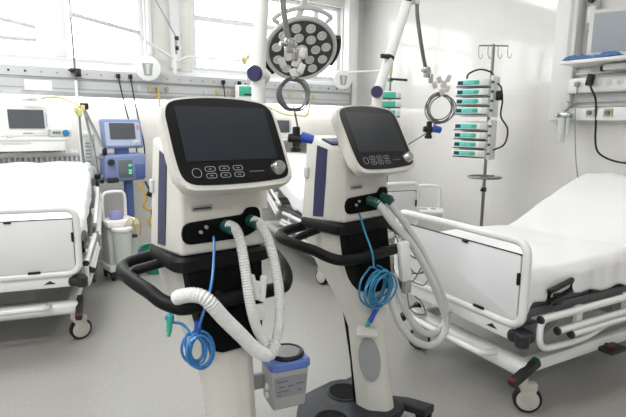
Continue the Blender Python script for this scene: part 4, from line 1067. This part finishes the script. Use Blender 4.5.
# shelf with monitor
t = thing('wall_shelf', 'white shelf on the right wall unit carrying a pale monitor', 'shelf', (XR, 1.9, 1.965))
b = new(); boxb((-.42, -.75, .0), (-.02, .58, .03), .008, b); obj('board', b, 'white', t)
b = new(); boxb((-.30, -.4, -.06), (-.06, .28, -.01), .008, b); obj('swivel_plate', b, 'greywhite', t)
b = new(); cyl(b, (-.22, .27, -.035), (-.22, .33, -.035), .026, seg=18, bev=.004); cyl(b, (-.2, -.02, -.05), (-.2, .04, -.05), .03, seg=18, bev=.004); obj('lock_knob', b, 'black', t)
b = new(); boxb((-.07, -.5, -.06), (.0, .5, .06), .006, b); obj('arm', b, 'greywhite', t)
t = thing('patient_monitor', 'pale-screened white monitor on the shelf above the right bed', 'monitor', (4.42, 2.08, 1.996), -62)
b = new(); prism(b, roundpoly([(-.27, .02), (.27, .02), (.27, .40), (-.27, .40)], .02, 4), (0, 0, 0), (1, 0, 0), (0, .1, 1), (0, -1, 0), -.06, .03, .01, 3); hs = obj('housing', b, 'white', t)
b = new(); prism(b, rrect(.48, .315, .006, 3), (0, .021, .215), (1, 0, 0), (0, .1, 1), (0, -1, 0), .02, .034); obj('screen', b, 'palescreen', hs)
b = new(); box(b, (0, .03, .015), (.3, .16, .03), .008); obj('stand', b, 'white', t)
def glove(label, loc, rz, seed):
    bm = new(); rnd = random.Random(seed)
    N = 22; g = []
    for i in range(N + 1):
        r_ = []
        for j in range(11):
            u, v = i / N, j / 10; x = (u - .5) * .24; y = (v - .5) * .09
            e = math.sin(PI * u) ** .4 * math.sin(PI * v) ** .4
            z = .006 + e * (.032 + .024 * noise.noise((x * 22, y * 26, seed)))
            r_.append(bm.verts.new((x + .012 * noise.noise((y * 30, seed, x * 9)), y + .02 * noise.noise((x * 24, seed, 3)), max(z, .003))))
        g.append(r_)
    for i in range(N):
        for j in range(10): bm.faces.new((g[i][j], g[i][j + 1], g[i + 1][j + 1], g[i + 1][j]))
    o = obj('glove', bm, 'glove', None, 60); md = o.modifiers.new('thickness', 'SOLIDIFY'); md.thickness = .006; md.offset = 0
    o.location = loc; o.rotation_euler = (0, 0, math.radians(rz)); return tag(o, label, 'glove', 'blue gloves on the shelf')
glove('crumpled blue glove at the left end of the wall shelf, before the monitor', (4.27, 2.36, 1.9985), 100, 2)
glove('crumpled blue glove in the middle of the wall shelf, before the monitor', (4.26, 2.14, 1.9985), 80, 6)
t = thing('wall_bracket', 'narrow wall bracket with a black knob near the ceiling by the right wall unit', 'bracket', (4.55, 2.44, 2.28))
b = new(); boxb((.0, -.05, .0), (.05, .05, .30), .012, b); obj('plate', b, 'greywhite', t)
b = new(); boxb((-.03, -.035, .06), (.002, .035, .2), .01, b); obj('slot', b, 'white', t)
b = new(); cyl(b, (-.02, 0, .25), (-.05, 0, .25), .028, seg=18, bev=.004); obj('knob', b, 'black', t)
t = thing('power_cable', 'black power cable hanging from the right wall unit behind the bed', 'cable', (0, 0, 0))
obj('cord', ctube([(4.40, 2.32, 1.86), (4.38, 2.30, 1.78), (4.42, 2.27, 1.68), (4.46, 2.27, 1.5), (4.47, 2.26, 1.32), (4.5, 2.23, 1.22), (4.53, 2.1, 1.16), (4.55, 1.9, 1.15)], .009, 8, 8), 'blackcable', t)
b = new(); box(b, (4.405, 2.325, 1.845), (.05, .055, .10), .012, rot('X', 12)); obj('plug', b, 'black', t)
t = thing('thin_cable', 'thin grey cable hanging beside the black power cable on the right wall', 'cable', (0, 0, 0))
obj('cord', ctube([(4.42, 2.44, 1.80), (4.42, 2.44, 1.65), (4.44, 2.43, 1.4), (4.48, 2.42, 1.15), (4.5, 2.4, 1.0)], .005, 8, 8), 'grey', t)
b = new(); box(b, (4.415, 2.44, 1.815), (.035, .04, .04), .008); obj('plug', b, 'grey', t)

# hand control hanging beside the rear ventilator, with its leads
t = thing('hand_control', 'white hand control with tangled leads hanging on the handlebar of the rear ventilator', 'controller', world(VENT2, (.135, -.235, .885)), VENT2[1] - 12)
b = new(); box(b, (.012, -.05, -.085), (.06, .036, .20), .012, rot('Y', -8)); bd = obj('body', b, 'white', t)
b = new(); tube(b, catmull([(.0, -.04, -.02), (.0, -.035, .022), (.0, .0, .028), (.0, .03, .01)], 5), .006, 8); obj('hook', b, 'greywhite', t)
b = new(); box(b, (.034, -.05, -.215), (.045, .03, .07), .008); obj('lower_plug', b, 'grey', t)
b = new(); box(b, (.03, -.06, -.17), (.02, .006, .018), .002); obj('red_key', b, 'red', t)
for i, pts in enumerate(([(.035, -.04, -.05), (.11, -.02, -.09), (.20, -.0, -.13), (.18, .0, -.18), (.06, -.03, -.16)],
                         [(.03, -.04, -.08), (.12, -.01, -.17), (.25, .02, -.20), (.22, .02, -.26), (.08, -.02, -.2)],
                         [(.04, -.04, -.02), (.14, .0, -.04), (.22, .02, -.10), (.14, .0, -.20), (.06, -.03, -.22)],
                         [(.04, -.05, -.25), (.08, -.03, -.34), (.16, .0, -.40), (.24, .02, -.42), (.22, .03, -.36), (.14, .0, -.30)],
                         [(.0, -.04, -.03), (-.03, -.03, .04), (-.05, -.0, .12), (-.06, .05, .15)])):
    obj('lead', ctube(pts, .0035, 8, 6), 'cable', t)

# ------------------------------------------------------------------ world, camera, exposure
w = bpy.data.worlds.new('overcast'); S.world = w; w.use_nodes = True
nt = w.node_tree; bg = nt.nodes['Background']
bg.inputs['Color'].default_value = (.93, .97, 1, 1); bg.inputs['Strength'].default_value = 8

psi, pit, rho, H = math.radians(34), math.radians(9.6), math.radians(.6), 1.45
fh = Vector((math.sin(psi), math.cos(psi), 0)); rg = Vector((math.cos(psi), -math.sin(psi), 0)); zz = Vector((0, 0, 1))
F = fh * math.cos(pit) - zz * math.sin(pit); U0 = zz * math.cos(pit) + fh * math.sin(pit)
R = rg * math.cos(rho) + U0 * math.sin(rho); U = U0 * math.cos(rho) - rg * math.sin(rho)
cd = bpy.data.cameras.new('camera'); cd.sensor_width = 36; cd.lens = 500 / 626 * 36; cd.clip_start = .05
cam = bpy.data.objects.new('camera', cd); COL.objects.link(cam)
m4 = Matrix((R, U, -F)).transposed().to_4x4(); m4.translation = Vector((0, 0, H)); cam.matrix_world = m4
S.camera = cam
vs = S.view_settings
vs.view_transform = 'Standard'; vs.look = 'None'; vs.gamma = 1; vs.use_curve_mapping = False; vs.exposure = -.36
S.cycles.use_denoising = True
S.cycles.max_bounces = 8; S.cycles.diffuse_bounces = 4; S.cycles.transparent_max_bounces = 12
S.cycles.sample_clamp_indirect = 6
